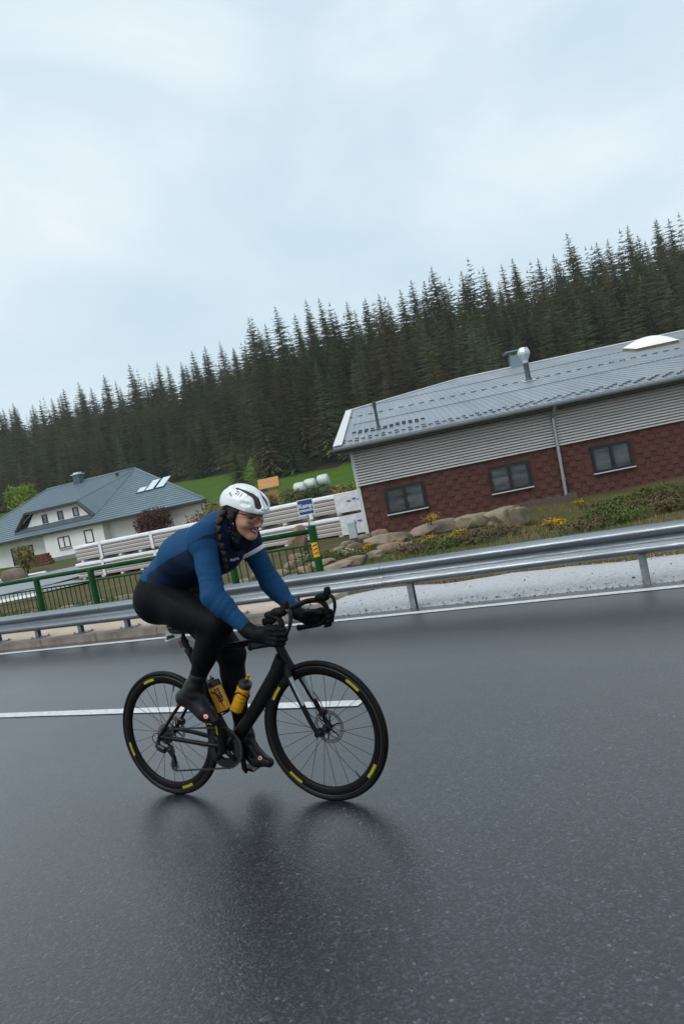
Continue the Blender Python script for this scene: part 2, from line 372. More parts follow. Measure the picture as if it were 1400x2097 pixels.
for i in range(-5, 4):
    x0 = -.6 + 4.3 * i
    o_ = beam(x0 - .16, x0 + 4.3, -.006 * (i % 2)).build('beam', galv, GR, auto=35)
    for bx_ in (-.11, .03):
        for z_ in (.50, .34): MB().lathe([(.013, 0), (.013, .006), (.009, .012), (0, .013)], (x0 + bx_, -.089, z_ + rail_z(x0)), (0, -1, 0), 8).build('bolt', galv_d, o_)
def post(x, on_slab):
    b = MB(); y0 = .24 if on_slab else .075; zb = .1 if on_slab else -.25
    # C-section post: web and two flanges
    b.box((x - .03, y0, (zb + .53) / 2), (.006, .06, .53 - zb)); b.box((x, y0 - .03, (zb + .53) / 2), (.062, .006, .53 - zb)); b.box((x, y0 + .03, (zb + .53) / 2), (.062, .006, .53 - zb))
    p = b.build('post', galv_d, GR)
    s_ = MB(); s_.box((x, (y0 - .03 - .012) / 2 + .0, .43), (.07, y0 - .03 + .012, .12)); s_.build('spacer', galv_d, p)
    if on_slab:
        q = MB(); q.box((x + .03, y0 + .01, .109), (.24, .20, .012))
        for a in (-.08, .13):
            for c in (-.06, .08): q.lathe([(.013, 0), (.013, .02), (.008, .026), (0, .026)], (x + a, y0 + c, .114), (0, 0, 1), 6)
        q.build('base_plate', galv_d, p)
for x in (-.342, 2.042, 4.43, 6.81, 9.2, 11.6): post(x, False)
for i in range(0, 18): post(-1.95 - .965 * i, True)
rf = mat('reflector_white', (.9, .9, .88), .3)

# ---- green pedestrian railing
grn = mat('green_gloss_paint', (.003, .050, .010), .45, var=.25, vscale=6, spec=.15, bump=.05, bscale=50)
FE = thing('green_railing', 'dark green tubular bridge railing with vertical bars behind the crash barrier', 'railing', (0, 5.42, 0))
FX = [-2.13, -3.57, -5.02, -6.47, -7.83, -9.2, -10.6, -12.0, -13.4, -14.8, -16.2]
FZ = .955
for i, x in enumerate(FX):
    b = MB(); h = FZ + (.06 if i == 0 else .0); zb_ = .095
    b.lathe([(.052, 0), (.052, h - zb_), (.046, h - zb_ + .014), (.02, h - zb_ + .022), (0, h - zb_ + .022)], (x, 0, zb_), (0, 0, 1), 16)
    p = b.build('post', grn, FE, auto=40)
    if i == 0:
        ry = mat('amber_reflector', (.75, .36, .02), .35); rk = mat('reflector_black', (.03, .025, .02), .5)
        q = MB(); 
        for a0, a1, z0, z1, mi in ((0, 1, .60, .80, 0),):
            pass
        n_ = 10; q = MB(); q.cur = 0
        q.loft([[(x + .0555 * math.cos(R(-115 + 100 * k / n_)), .0555 * math.sin(R(-115 + 100 * k / n_)), z) for k in range(n_ + 1)] for z in (.60, .80)], cap=False, closed=False)
        q.build('reflector_sticker', ry, p)
        q = MB()
        for k in range(3):
            z = .635 + .055 * k
            q.loft([[(x + .057 * math.cos(R(-100 + 70 * j / 6)), .057 * math.sin(R(-100 + 70 * j / 6)), z + dz + .018 * (j / 6)) for j in range(7)] for dz in (0, .016)], cap=False, closed=False)
        q.build('reflector_mark', rk, p)
MB().tube([(-20, 0, FZ), (-10, 0, FZ + .004), (-2.13, 0, FZ)], .036, 14).build('top_rail', grn, FE, smooth=True)
for i in range(len(FX) - 1): 
    b = MB(); b.box(((FX[i] + FX[i + 1]) / 2, 0, .765), (FX[i] - FX[i + 1] - .1, .03, .026), bev=.006); b.build('mid_rail', grn, FE)
    b = MB(); b.box(((FX[i] + FX[i + 1]) / 2, 0, .19), (FX[i] - FX[i + 1] - .1, .03, .026), bev=.006); b.build('bottom_rail', grn, FE)
bal = MB().tube([(0, 0, .19), (0, 0, .765)], .0085, 6).build('baluster', grn, FE); first = True
for i in range(len(FX) - 1):
    n_ = 12
    for k in range(1, n_):
        x = FX[i] + (FX[i + 1] - FX[i]) * k / n_
        if first: bal.location = (x, 0, 0); first = False
        else: c = bal.copy(); COL.objects.link(c); c.location = (x, 0, 0)
# ================================================================== BUILDINGS
def local_to(o, p): return o.matrix_world @ Vector(p)
# ---- long workshop with red shingle wall (local: x along facade, y into the building, z up)
RB = thing('workshop_building', 'long low workshop with dark red shingle wall and grey metal roof', 'building', (-7.063, 16.821, -.35), (0, 0, R(23.5)))
Z0 = .35
sh_a = mat('shingle_red', (.128, .058, .047), .85, vscale=3, col2=(.090, .041, .034), bump=.5, bscale=150, spec=.2, rnd=.08)
sh_b = mat('shingle_base_red', (.100, .046, .038), .88, var=.3, vscale=4, bump=.5, bscale=150, spec=.2)
clad_m = mat('corrugated_grey', (.60, .585, .57), .5, var=.10, vscale=1.5, metal=.0, stretch=(.3, 1, 6))
roofm = mat('roof_sheet_grey', (.29, .325, .36), .45, vscale=.9, metal=.3, col2=(.20, .23, .265), detail=8, stretch=(1, .2, 1))
trim_w = mat('trim_white', (.58, .59, .60), .5, var=.06, vscale=6)
gut_m = mat('gutter_zinc', (.36, .39, .41), .4, metal=.6, var=.12, vscale=5)
dark_fr = mat('window_frame_dark', (.012, .013, .015), .4)
soff = mat('soffit_timber', (.10, .045, .035), .7, var=.2, vscale=6)
LEN = 24.0
wb = MB(); wb.box((LEN / 2, 4.6, (1.37 + .0) / 2 + Z0 * .5), (LEN, 9.2, 1.37 + Z0)); wall = wb.build('wall', sh_b, RB)
# shingle tabs, each a piece; half-bond rows
tab = MB(); tab.box((0, 0, 0), (.215, .020, .160)); tab0 = tab.build('shingle', sh_a, wall); tab0.location = (0, -20, 0); tme = tab0.data; bpy.data.objects.remove(tab0)
WIN = [(.72, 1.94), (3.96, 5.18), (7.05, 8.22), (10.3, 11.5), (13.5, 14.7), (16.7, 17.9)]
rest = MB(); cnt = 0; r3 = random.Random(11)
for row in range(10):
    z = .085 + row * .1675
    for k in range(-1, 62):
        x = .16 + k * .395 + (.1975 if row % 2 else 0) + r3.uniform(-.012, .012)
        if x < .12 or x > LEN - .15: continue
        if any(a - .17 < x < b + .17 and .50 < z < 1.62 for a, b in WIN): continue
        if x < 11.6 and cnt < 298:
            t = link('shingle', tme, wall); t.location = (x, -.006 + r3.uniform(-.002, .003), z); t.rotation_euler = (R(-3.5), 0, R(r3.uniform(-.4, .4))); cnt += 1
        else: rest.box((x, -.006, z), (.215, .024, .168), Matrix.Rotation(R(-3.5), 3, 'X'))
ro_ = rest.build('shingle_field', sh_a, wall); ro_['kind'] = 'stuff'
# corrugated cladding band above, its lower edge standing proud
cb = MB(); prof = []; zz = 1.37 + Z0; n_ = 0
while zz < 2.66 + Z0:
    prof += [(-.092, zz), (-.086, zz + .043), (.06, zz + .045), (.06, zz + .083)]; zz += .085
cb.loft([[(x, y, z) for y, z in prof] for x in (-.05, LEN)], cap=False, closed=False); cb.loft([[(x, y, z) for y, z in ((.12, prof[0][1]), (-.0915, prof[0][1]))] for x in (-.05, LEN)], cap=False, closed=False)
cb.build('cladding', clad_m, RB)
ub = MB(); ub.box((LEN / 2, 4.70, 2.0 + Z0), (LEN - .02, 9.2, 1.255)); ub.build('upper_wall', clad_m, RB)
ct = MB(); ct.box((-.03, .05, 1.2 + Z0 * .5), (.11, .16, 2.4 + Z0)); ct.build('corner_trim', trim_w, RB)
# roof: one low slope, chamfered at the far left, with battens, snow guards and lap joints
SL = math.tan(R(10.9)); rz = lambda y: 2.66 + Z0 + (y + .6) * SL
rp = [(-.5, -.6), (LEN + .4, -.6), (LEN + .4, 15), (5.2, 15), (-.5, 10.1)]
rb_ = MB(); rb_.prism([(x, y, rz(y) - .10) for x, y in rp], (0, 0, .10))
roof = rb_.build('roof', roofm, RB)
# back slope closes the roof
bk = MB(); bk.prism([(5.2, 15, rz(15) - .1), (LEN + .4, 15, rz(15) - .1), (LEN + .4, 27, 2.9), (-.5, 27, 2.9), (-.5, 10.1, rz(10.1) - .1)], (0, 0, .09)); bk.build('roof_rear', roofm, RB)
rr = MB()      # standing ribs of the profiled sheet
for i in range(0, 125):
    x = -.36 + i * .2
    y1 = 15 if x > 5.2 else 10.1 + (x + .5) / 5.7 * 4.9
    rr.box((x, (y1 - .6) / 2, (rz(-.6) + rz(y1)) / 2 + .006), (.03, math.hypot(y1 + .6, rz(y1) - rz(-.6)), .018), Matrix.Rotation(math.atan(SL), 3, 'X'))
ro2 = rr.build('roof_ribs', roofm, roof); ro2['kind'] = 'stuff'
sg = MB(); dk = mat('snow_guard_dark', (.065, .072, .08), .5)
def on_roof(b, x, y, sx, sy, h=.05): b.box((x, y, rz(y) + h / 2 + .02), (sx, sy, h), Matrix.Rotation(math.atan(SL), 3, 'X'))
for row, y in enumerate((-.28, -.02, .24)):
    for i in range(56): on_roof(sg, -.2 + i * .42 + (row % 2) * .21, y, .13, .05, .03)
for i in range(58): on_roof(sg, -.2 + i * .42, 6.9, .20, .05, .03)
for i in range(12): on_roof(sg, .1 + i * .21, 1.75 + .12 * math.sin(i), .13, .05)
for i in range(10): on_roof(sg, .3 + i * .21, 1.35 + .1 * math.cos(i), .13, .05)
so2 = sg.build('snow_guards', dk, roof); so2['kind'] = 'stuff'
for y in (4.2, 10.6):
    q = MB(); on_roof(q, LEN / 2, y, LEN, .03, .016); q.build('lap_joint', dk, roof)
vt = MB(); vt.prism([(-.5, -.6, rz(-.6) + .035), (-.22, -.6, rz(-.6) + .035), (-.22, 10.3, rz(10.3) + .035), (-.5, 10.1, rz(10.1) + .035)], (0, 0, .02)); vt.build('verge_flashing', trim_w, roof)
vt = MB(); vt.tube([(-.5, 10.1, rz(10.1) + .03), (5.2, 15, rz(15) + .03), (LEN + .4, 15, rz(15) + .03)], .05, 6); vt.build('ridge_flashing', trim_w, roof)
gt = MB(); gt.loft([[(x, -.6 - .075 + .075 * math.cos(a), rz(-.6) - .06 + .075 * math.sin(a)) for a in [math.pi + math.pi * k / 8 for k in range(9)]] for x in (-.55, LEN + .4)], cap=False, closed=False)
gt.loft([[(x, -.6 - .075 + .068 * math.cos(a), rz(-.6) - .06 + .068 * math.sin(a)) for a in [math.pi + math.pi * k / 8 for k in range(9)]] for x in (-.55, LEN + .4)], cap=False, closed=False); gt.build('gutter', gut_m, RB, smooth=True)
fs = MB(); fs.box((LEN / 2 - .05, -.575, rz(-.6) - .13), (LEN + .9, .03, .16)); fs.build('fascia', dark_fr, RB)
sf = MB(); sf.prism([(-.5, -.56, rz(-.6) - .11), (LEN + .4, -.56, rz(-.6) - .11), (LEN + .4, -.04, rz(-.04) - .11), (-.5, -.04, rz(-.04) - .11)], (0, 0, -.012)); sf.build('soffit', soff, RB)
for x in (.25, 3.1, 6.4, 9.6, 12.8): q = MB(); q.box((x, -.30, rz(-.3) - .19), (.1, .5, .13)); q.build('rafter_end', soff, RB)
# downpipe
dp = MB(); dp.tube(smooth_path([(6.12, -.62, rz(-.6) - .10), (6.12, -.55, rz(-.6) - .22), (6.12, -.15, rz(-.6) - .40), (6.12, -.13, rz(-.6) - .55), (6.10, -.12, 1.0), (6.08, -.12, .10), (6.06, -.14, -.10), (5.94, -.30, -.24)], 5), .052, 12); dpo = dp.build('downpipe', gut_m, RB, smooth=True)
for z in (1.9, .7): q = MB(); q.lathe([(.06, -.02), (.06, .02)], (6.11, -.12, z), (0, 0, 1), 14); q.build('pipe_bracket', gut_m, dpo)
# windows
def glass_mat():
    return mat('window_glass', (.030, .036, .042), .05, vscale=1.6, col2=(.13, .145, .155), spec=1.0, stretch=(.4, 1, 2.5))
for (a, b) in WIN:
    z0, z1 = .33 + Z0, 1.14 + Z0; cx = (a + b) / 2
    w = MB()
    for (x, z, sx, sz) in ((cx, z0 + .035, b - a, .07), (cx, z1 - .035, b - a, .07), (a + .035, (z0 + z1) / 2, .07, z1 - z0 - .14), (b - .035, (z0 + z1) / 2, .07, z1 - z0 - .14), (cx, (z0 + z1) / 2, .09, z1 - z0 - .14)): w.box((x, -.02, z), (sx, .09, sz))
    wo_ = w.build('window', dark_fr, RB)
    for x0, x1 in ((a + .07, cx - .045), (cx + .045, b - .07)):
        g = MB(); g.box(((x0 + x1) / 2, -.004, (z0 + z1) / 2), (x1 - x0, .012, z1 - z0 - .14)); g.build('pane', glass_mat(), wo_)
        # paler bands in the glass colour stand in for reflected sky
    s_ = MB(); s_.box((cx, -.06, z0 - .018), (b - a + .06, .13, .03)); s_.build('sill', trim_w, wo_)
# stone plinth and timber hatch
pm = mat('plinth_render', (.30, .25, .20), .85, var=.25, vscale=4, bump=.4, bscale=30)
q = MB(); q.box((LEN / 2, -.0, -.20), (LEN, .22, .42)); q.build('plinth', pm, RB)
pk = mat('weathered_plank', (.085, .066, .055), .85, var=.4, vscale=3, col2=(.13, .10, .085), stretch=(8, 8, .6), bump=.4, bscale=20)
for i in range(12):
    q = MB(); q.box((0, 0, 0), (.148, .03, 1.0), bev=.004); o_ = q.build('plank', pk, RB); o_.location = (4.60 + i * .155, -.185 + r3.uniform(-.006, .006), -.26 + r3.uniform(-.03, .03))
# roof fittings
def roof_pipe(x, y, h, r_, cap):
    z = rz(y); b = MB(); b.lathe([(r_ * 1.8, .0), (r_ * 1.1, .08), (r_, .1), (r_, h)], (x, y, z + .02), (0, 0, 1), 16); o_ = b.build('vent_pipe', mat('vent_dark', (.05, .065, .075), .45, metal=.4), roof, auto=40)
    c = MB()
    if cap: c.lathe([(r_ * 1.0, h - .02), (r_ * 1.1, h + .10), (r_ * 2.3, h + .34), (r_ * 2.35, h + .44), (r_ * 1.6, h + .60), (0, h + .60)], (x, y, z + .02), (0, 0, 1), 8); c.build('vent_cowl', mat('cowl_galv', (.55, .60, .62), .35, metal=.55), o_)
    else: c.lathe([(r_ * 1.25, h - .1), (r_ * 1.35, h - .04), (r_ * 1.3, h + .06), (0, h + .1)], (x, y, z + .02), (0, 0, 1), 14); c.build('vent_cowl', mat('vent_dark', (.05, .065, .075), .45), o_)
    f = MB(); on_roof(f, x, y, .5, .6, .02); f.build('flashing', trim_w if cap else roofm, o_)
roof_pipe(.93, 1.75, .80, .052, False); roof_pipe(7.04, 6.82, .70, .105, True)
sk = MB(); cx_, cy_ = 13.1, 10.3; sk.box((cx_, cy_, rz(cy_) + .06), (1.75, 1.75, .13), Matrix.Rotation(math.atan(SL), 3, 'X')); sko = sk.build('skylight', mat('skylight_kerb', (.30, .20, .12), .7, var=.3, vscale=5), roof)
dm = MB(); nn = 14; rot = Matrix.Rotation(math.atan(SL), 3, 'X'); rings = []
for i in range(nn + 1):
    rw = []
    for j in range(nn + 1):
        u, v = i / nn * 2 - 1, j / nn * 2 - 1; h = .34 * (1 - u * u) ** .75 * (1 - v * v) ** .75
        rw.append(rot @ V((u * .92, v * .92, .13 + h)) + V((cx_, cy_, rz(cy_))))
    rings.append(rw)
dm.loft(rings, cap=False, closed=False); dm.build('skylight_dome', mat('dome_opal', (.80, .78, .74), .35), sko, smooth=True)
c = MB(); y_ = 15.1; c.box((8.3, y_, rz(15) + .25), (.75, .6, .7)); c.box((8.3, y_, rz(15) + .78), (1.15, .9, .07)); 
for dx in (-.3, .3): c.box((8.3 + dx, y_, rz(15) + .67), (.05, .4, .2))
c.build('roof_chimney', mat('zinc_blue', (.20, .26, .30), .4, metal=.5), roof)

# ---- white bungalow with slate-blue tiled roof, far left
HB = thing('white_house', 'white bungalow with blue grey tiled hip roof and long dormer', 'house', (-47.65, 38.02, .13), (0, 0, R(6)))
K = 1.2
hz = lambda z: K * (z - .355)
ren = mat('white_render', (.78, .765, .74), .85, var=.06, vscale=1.2, bump=.15, bscale=25)
tile = mat('roof_tile_blue', (.105, .155, .185), .5, vscale=1.3, col2=(.13, .185, .215), bump=.3, bscale=10)
tile_d = mat('eave_dark', (.03, .036, .042), .5)
base_m = mat('plinth_grey', (.20, .20, .21), .8, var=.1, vscale=3)
w = MB(); w.prism([(K * -5.7, K * .2, 0), (K * 13.0, K * .2, 0), (K * 5.8, K * 10.2, 0), (K * -5.7, K * 10.2, 0)], (0, 0, hz(2.38))); hw_ = w.build('wall', ren, HB)
w = MB(); w.box((K * 2.68, -.02, hz(2.3) / 2), (K * 5.3, K * .9, hz(2.3))); w.build('porch_wall', ren, HB)
w = MB(); w.box((K * 2.68, -.05, .16), (K * 5.36, K * .96, .34)); w.build('plinth', base_m, HB)
w = MB(); w.prism([(K * 9.6, K * -.1, 0), (K * 13.2, K * -.1, 0), (K * 12.0, K * 1.9, 0), (K * 9.6, K * 1.9, 0)], (0, 0, hz(2.25))); w.build('garage_wall', ren, HB)
EZ, RZ = hz(2.40), hz(5.88); e0, e1 = K * -9.5, K * 13.9; fy, by_ = K * -.75, K * 11.2; rx0, rx1, ry = K * -4.2, K * 4.6, K * 5.1
def hip_courses(b, A, B, C, D, n):
    """stepped tile courses from eave A-B up to ridge D-C"""
    A, B, C, D = V(A), V(B), V(C), V(D); nrm = (B - A).cross(D - A).normalized(); nrm = nrm if nrm.z > 0 else -nrm
    for i in range(n):
        t0, t1 = i / n, (i + 1.04) / n; t1 = min(t1, 1)
        p = [lerp(A, D, t0) + nrm * .045, lerp(B, C, t0) + nrm * .045, lerp(B, C, t1) + nrm * .006, lerp(A, D, t1) + nrm * .006]
        q0 = [lerp(A, D, t0), lerp(B, C, t0)]
        b.quad(*p); b.quad(q0[0], q0[1], p[1], p[0])
h = MB()
hip_courses(h, (e0, fy, EZ), (e1, fy, EZ), (rx1, ry, RZ), (rx0, ry, RZ), 24)
hip_courses(h, (K * 6.2, by_, EZ), (e0, by_, EZ), (rx0, ry, RZ), (rx1, ry, RZ), 12)
hip_courses(h, (e1, fy, EZ), (K * 6.2, by_, EZ), (rx1, ry, RZ), (rx1, ry + .01, RZ), 24); hip_courses(h, (e0, by_, EZ), (e0, fy, EZ), (rx0, ry, RZ), (rx0, ry + .01, RZ), 20)
hro = h.build('roof', tile, HB)
g = MB(); g.box(((e0 + e1) / 2, fy - .06, EZ - .05), (e1 - e0, .12, .13)); g.build('gutter', tile_d, hro)
g = MB(); g.prism([(e0, fy, EZ - .12), (e1, fy, EZ - .12), (e1, K * .3, EZ - .12), (e0, K * .3, EZ - .12)], (0, 0, -.03)); g.build('soffit', mat('soffit_beige', (.36, .29, .23), .8), hro)
rg = MB(); rg.tube([(rx0, ry, RZ + .03), (rx1, ry, RZ + .03)], .11, 8); rg.tube([(rx1, ry, RZ + .03), (e1, fy, EZ + .03)], .09, 8); rg.tube([(rx0, ry, RZ + .03), (e0, fy, EZ + .03)], .09, 8); rg.build('ridge_tiles', tile, hro, smooth=True)
# long trapezoid dormer
dz0, dz1 = hz(3.02), hz(4.0); d = MB(); dy = K * .35
d.prism([(K * -2.1, dy, dz0), (K * 3.95, dy, dz0), (K * 3.0, dy, dz1), (K * -1.2, dy, dz1)], (0, K * 2.6, .2)); dor = d.build('dormer', ren, HB)
d = MB(); slope = (RZ - EZ) / (ry - fy); hr = lambda y: EZ + (y - fy) * slope
DA, DB, DC = (K * 3.2, dy - .45, dz1 + .16), (K * 4.45, K * .1, hr(K * .1) + .06), (K * 4.75, K * 4.75, hr(K * 4.75) + .06); EA, EB, EC = (K * -1.65, dy - .45, dz1 + .16), (K * -3.0, K * .1, hr(K * .1) + .06), (K * -3.6, K * 4.75, hr(K * 4.75) + .06)
hip_courses(d, EA, DA, DC, EC, 16); hip_courses(d, DB, DB, DC, DA, 12); hip_courses(d, EB, EB, EC, EA, 12); d.build('dormer_roof', tile, dor)
d = MB(); d.box((K * .78, dy - .47, dz1 + .09), (K * 4.9, .08, .2)); d.build('dormer_fascia', tile_d, dor)
for x0, z0_, x1, z1_, x2, y2 in ((-1.65, dz1 + .1, -2.95, dz0 - .12, 0, 0), (3.2, dz1 + .1, 4.3, dz0 - .12, 0, 0)):
    d = MB(); d.tube([(K * x0, dy - .40, z0_), (K * x1, dy - .25, z1_)], [.14, .22], 6); d.build('dormer_verge', tile_d, dor)
d = MB(); d.prism([(K * -2.3, dy - .06, dz0 - .02), (K * 4.1, dy - .06, dz0 - .02), (K * 4.35, K * -.25, hz(2.72)), (K * -2.8, K * -.25, hz(2.72))], (0, 0, .1)); d.build('dormer_apron', mat('slate_dark', (.055, .075, .09), .55, var=.15, vscale=2), dor)
def house_win(x0, x1, z0, z1, y, parent, m=None):
    f = MB(); cx = (x0 + x1) / 2 * K; Z_, z_ = hz(z1), hz(z0); wd = (x1 - x0) * K
    for (x, z, sx, sz) in ((cx, z_ + .04, wd, .08), (cx, Z_ - .04, wd, .08), (cx - wd / 2 + .04, (z_ + Z_) / 2, .08, Z_ - z_ - .16), (cx + wd / 2 - .04, (z_ + Z_) / 2, .08, Z_ - z_ - .16)): f.box((x, y, z), (sx, .1, sz))
    if wd > 1.0: f.box((cx, y, (z_ + Z_) / 2), (.08, .1, Z_ - z_ - .16))
    fo = f.build('window', dark_fr, parent); p = MB(); p.box((cx, y + .02, (z_ + Z_) / 2), (wd - .1, .03, Z_ - z_ - .1)); p.build('pane', m or glass_mat(), fo)
    s_ = MB(); s_.box((cx, y - .06, z_ - .03), (wd + .1, .16, .05)); s_.build('sill', trim_w, fo)
fyw = -.02 - K * .45
house_win(1.28, 2.35, 1.15, 1.95, fyw, HB); house_win(3.68, 4.42, 1.14, 2.05, fyw, HB); house_win(-3.9, -1.8, .55, 1.85, K * .2 - .02, HB); house_win(-.55, -.25, .6, 1.8, K * .2 - .02, HB); house_win(8.3, 9.0, .5, 1.7, K * .2 - .02, HB)
house_win(-.5, -.02, 3.14, 3.76, dy - .02, dor); house_win(.97, 1.45, 3.14, 3.76, dy - .02, dor); house_win(2.38, 2.86, 3.14, 3.78, dy - .02, dor, mat('pane_pale', (.22, .30, .32), .15))
# chimney, skylights, roof vent
slope = (RZ - EZ) / (ry - fy); hr = lambda y: EZ + (y - fy) * slope
c = MB(); c.box((K * -.75, ry - .1, RZ + .2), (.75, .65, .95)); ch_ = c.build('chimney', mat('chimney_blue', (.06, .085, .10), .5), hro)
c = MB(); c.box((K * -.75, ry - .1, RZ + .74), (.95, .85, .07)); c.box((K * -.75, ry - .1, RZ + .84), (.6, .5, .14)); c.build('chimney_cap', trim_w, ch_)
sky_g = mat('rooflight_glass', (.55, .62, .66), .12, spec=.8)
for (x, y, sx, sy) in ((7.35, 1.85, .62, .55), (8.1, 2.15, .62, 1.25), (8.95, 2.2, .62, 1.25)):
    f = MB(); rot = Matrix.Rotation(math.atan(slope), 3, 'X'); c0 = V((K * x, K * y, hr(K * y) + .06)); f.box(c0, (K * sx + .14, K * sy + .14, .10), rot); fo = f.build('skylight', dark_fr, hro); p = MB(); p.box(c0 + V((0, 0, .045)), (K * sx, K * sy, .04), rot); p.build('pane', sky_g, fo)
f = MB(); f.lathe([(.1, 0), (.1, .35), (.16, .37), (.16, .5), (0, .52)], (K * 3.6, K * 4.2, hr(K * 4.2)), (0, 0, 1), 10); f.build('roof_vent', tile_d, hro)
# ================================================================== VEGETATION
def spruce_mesh(seed, H=22.0, wid=.17, lv=38):
    r_ = random.Random(seed); b = MB()
    for i in range(lv):
        t = (i + .4) / lv; z = H * (.06 + .93 * t); Rm = H * wid * (1 - t) ** .72 * (1 + .30 * r_.uniform(-1, 1)) + .10; nb = max(4, int(9 - 4 * t))
        a0 = r_.uniform(0, 6.28)
        for k in range(nb):
            a = a0 + 2 * math.pi * k / nb + r_.uniform(-.3, .3); L_ = Rm * r_.uniform(.65, 1.15); zz = z + r_.uniform(-.3, .3)
            d = V((math.cos(a), math.sin(a), 0)); s_ = V((-math.sin(a), math.cos(a), 0)); droop = -.30 * L_ * (1 - t * .9) + .12 * L_ * t
            m_ = 4; prev = None; w0 = .17 * L_ + .12
            for j in range(m_):
                f0, f1 = j / m_, (j + 1.25) / m_
                p0 = d * (L_ * f0) + V((0, 0, zz + droop * f0 ** 1.5)); p1 = d * (L_ * min(f1, 1.08)) + V((0, 0, zz + droop * min(f1, 1.08) ** 1.5))
                w = w0 * (1.15 - f0) * r_.uniform(.7, 1.2); hang = w * r_.uniform(.5, 1.0)
                b.add([p0 + V((0, 0, .05)), p1 + s_ * w * .9 - V((0, 0, hang * .4)), lerp(p0, p1, .75), p1 - s_ * w * .9 - V((0, 0, hang * .4))], [(0, 1, 2), (0, 2, 3)])
                b.add([p0, p1, lerp(p0, p1, .7) - V((0, 0, hang)) + s_ * r_.uniform(-.2, .2) * w], [(0, 1, 2)])
                q = p1 + s_ * r_.choice((-1, 1)) * w * .5
                b.add([q + V((0, 0, .1 * w)), q - V((0, 0, .9 * hang)) + d * .3 * w, q + d * .5 * w - V((0, 0, .3 * hang))], [(0, 1, 2)])
    for k in range(6): a = k * 1.05; b.add([(0, 0, H * 1.015), (math.cos(a) * .10, math.sin(a) * .10, H * .95), (math.cos(a + .9) * .10, math.sin(a + .9) * .10, H * .95)], [(0, 1, 2)])
    return b
def raw_mesh(name, b, mats, smooth=False):
    me = bpy.data.meshes.new(name); me.from_pydata(b.v, [], b.f)
    for m_ in mats: me.materials.append(m_)
    if any(b.mi): me.polygons.foreach_set('material_index', b.mi)
    if smooth: me.polygons.foreach_set('use_smooth', [True] * len(me.polygons))
    me.update(); return me
FILL = []
needle = mat('spruce_needles', (.062, .080, .044), .9, vscale=.25, col2=(.115, .120, .050), rnd=.8, spec=.12)
needle_b = mat('spruce_brownish', (.112, .090, .036), .9, vscale=.25, col2=(.070, .078, .030), rnd=.7, spec=.12)
bark = mat('conifer_bark', (.055, .042, .034), .9, var=.3, vscale=4)
SPR = [raw_mesh('crown', spruce_mesh(s, 22, w), [needle]) for s, w in ((1, .20), (2, .22), (3, .18), (4, .21), (5, .235), (6, .19))]
SPF = [raw_mesh('crown', spruce_mesh(s, 22, w, 19), [needle]) for s, w in ((7, .22), (8, .24), (9, .20))]
SPB = [m.copy() for m in SPR[:4]]
for m in SPB: m.materials.clear(); m.materials.append(needle_b)
tk = MB(); tk.tube([(0, 0, -1.2), (0, 0, 4), (0, 0, 12), (0, 0, 20)], [.30, .24, .15, .03], 7); TRK = raw_mesh('trunk', tk, [bark], True)
def wood_label(u, row, brown):
    where = 'at the far left edge' if u < -.36 else 'above the white house roof' if u < -.2 else 'above the meadow' if u < -.085 else 'left of the workshop roof corner' if u < .03 else 'beyond the workshop vent pipes' if u < .3 else 'beyond the workshop skylight'
    return ('brownish' if brown else 'dark green') + ' spruce ' + ('in the wood\'s front row ' if row < 2 else 'on the skyline ' if row > 9 else 'deep in the wood ') + where
def spruce(x, y, h, var, brown, group, label=None):
    e_ = thing('spruce_tree', label, 'tree', (x, y, ground_z(x, y)), (0, 0, rng.uniform(0, 6.28)), group)
    s_ = h / 22; e_.scale = (s_ * rng.uniform(.9, 1.15),) * 2 + (s_,)
    link('crown', (SPB if brown else SPR)[var % (4 if brown else 6)], e_); link('trunk', TRK, e_)
    return e_
def uv(u, D):      # camera-lateral tangent u and depth D to ground coordinates
    return CAM_POS.x + FH.x * D + .878 * u * D, CAM_POS.y + FH.y * D + .479 * u * D
rf_ = random.Random(21); PTS = []
# left wood, receding to the left: edge and rows behind it, climbing the slope
for row in range(13):
    u = -.60
    while u < -.070:
        D = edge_depth(u) + row * 3.6 + rf_.uniform(-2.4, 2.4); hgt = rf_.uniform(8.8, 13.4) * (.95 if row == 0 else 1) + (u + .3) * 5
        if rf_.random() < .10: hgt += 1.6
        PTS.append((u + rf_.uniform(-.005, .005), D, hgt, rf_.randrange(6), 1 if rf_.random() < .24 else 0, row)); u += 2.9 / D * rf_.uniform(.6, 1.5)
# right wood, nearer
for row in range(13):
    u = -.086
    while u < .60:
        D = 97 + row * 3.3 + rf_.uniform(-2.3, 2.3) - max(0, u) * 10; hgt = rf_.uniform(10.6, 15.2) * (.95 if row == 0 else 1) + (u - .12) * 8
        if rf_.random() < .12: hgt += 1.9
        PTS.append((u + rf_.uniform(-.005, .005), D, hgt, rf_.randrange(6), 1 if (u < .02 and rf_.random() < .55) or rf_.random() < .3 else 0, row)); u += 2.9 / D * rf_.uniform(.6, 1.5)
inv = [p for p in PTS if -.52 < p[0] < .54]
keep = set(id(p) for p in sorted(inv, key=lambda p: (p[5] not in (0, 12, 1, 11), p[1]))[:296])
fill = MB()
for p in PTS:
    u, D, hgt, v_, br_, row = p; x, y = uv(u, D)
    if id(p) in keep: spruce(x, y, hgt, v_, br_, 'hillside forest spruces', wood_label(u, row, br_))
    elif v_ < 6:
        # rest of the wood: joined, drawn from the same trees
        sr = SPF[v_ % 3]; FILL.append((sr, x, y, hgt, rf_.uniform(0, 6.28), br_))
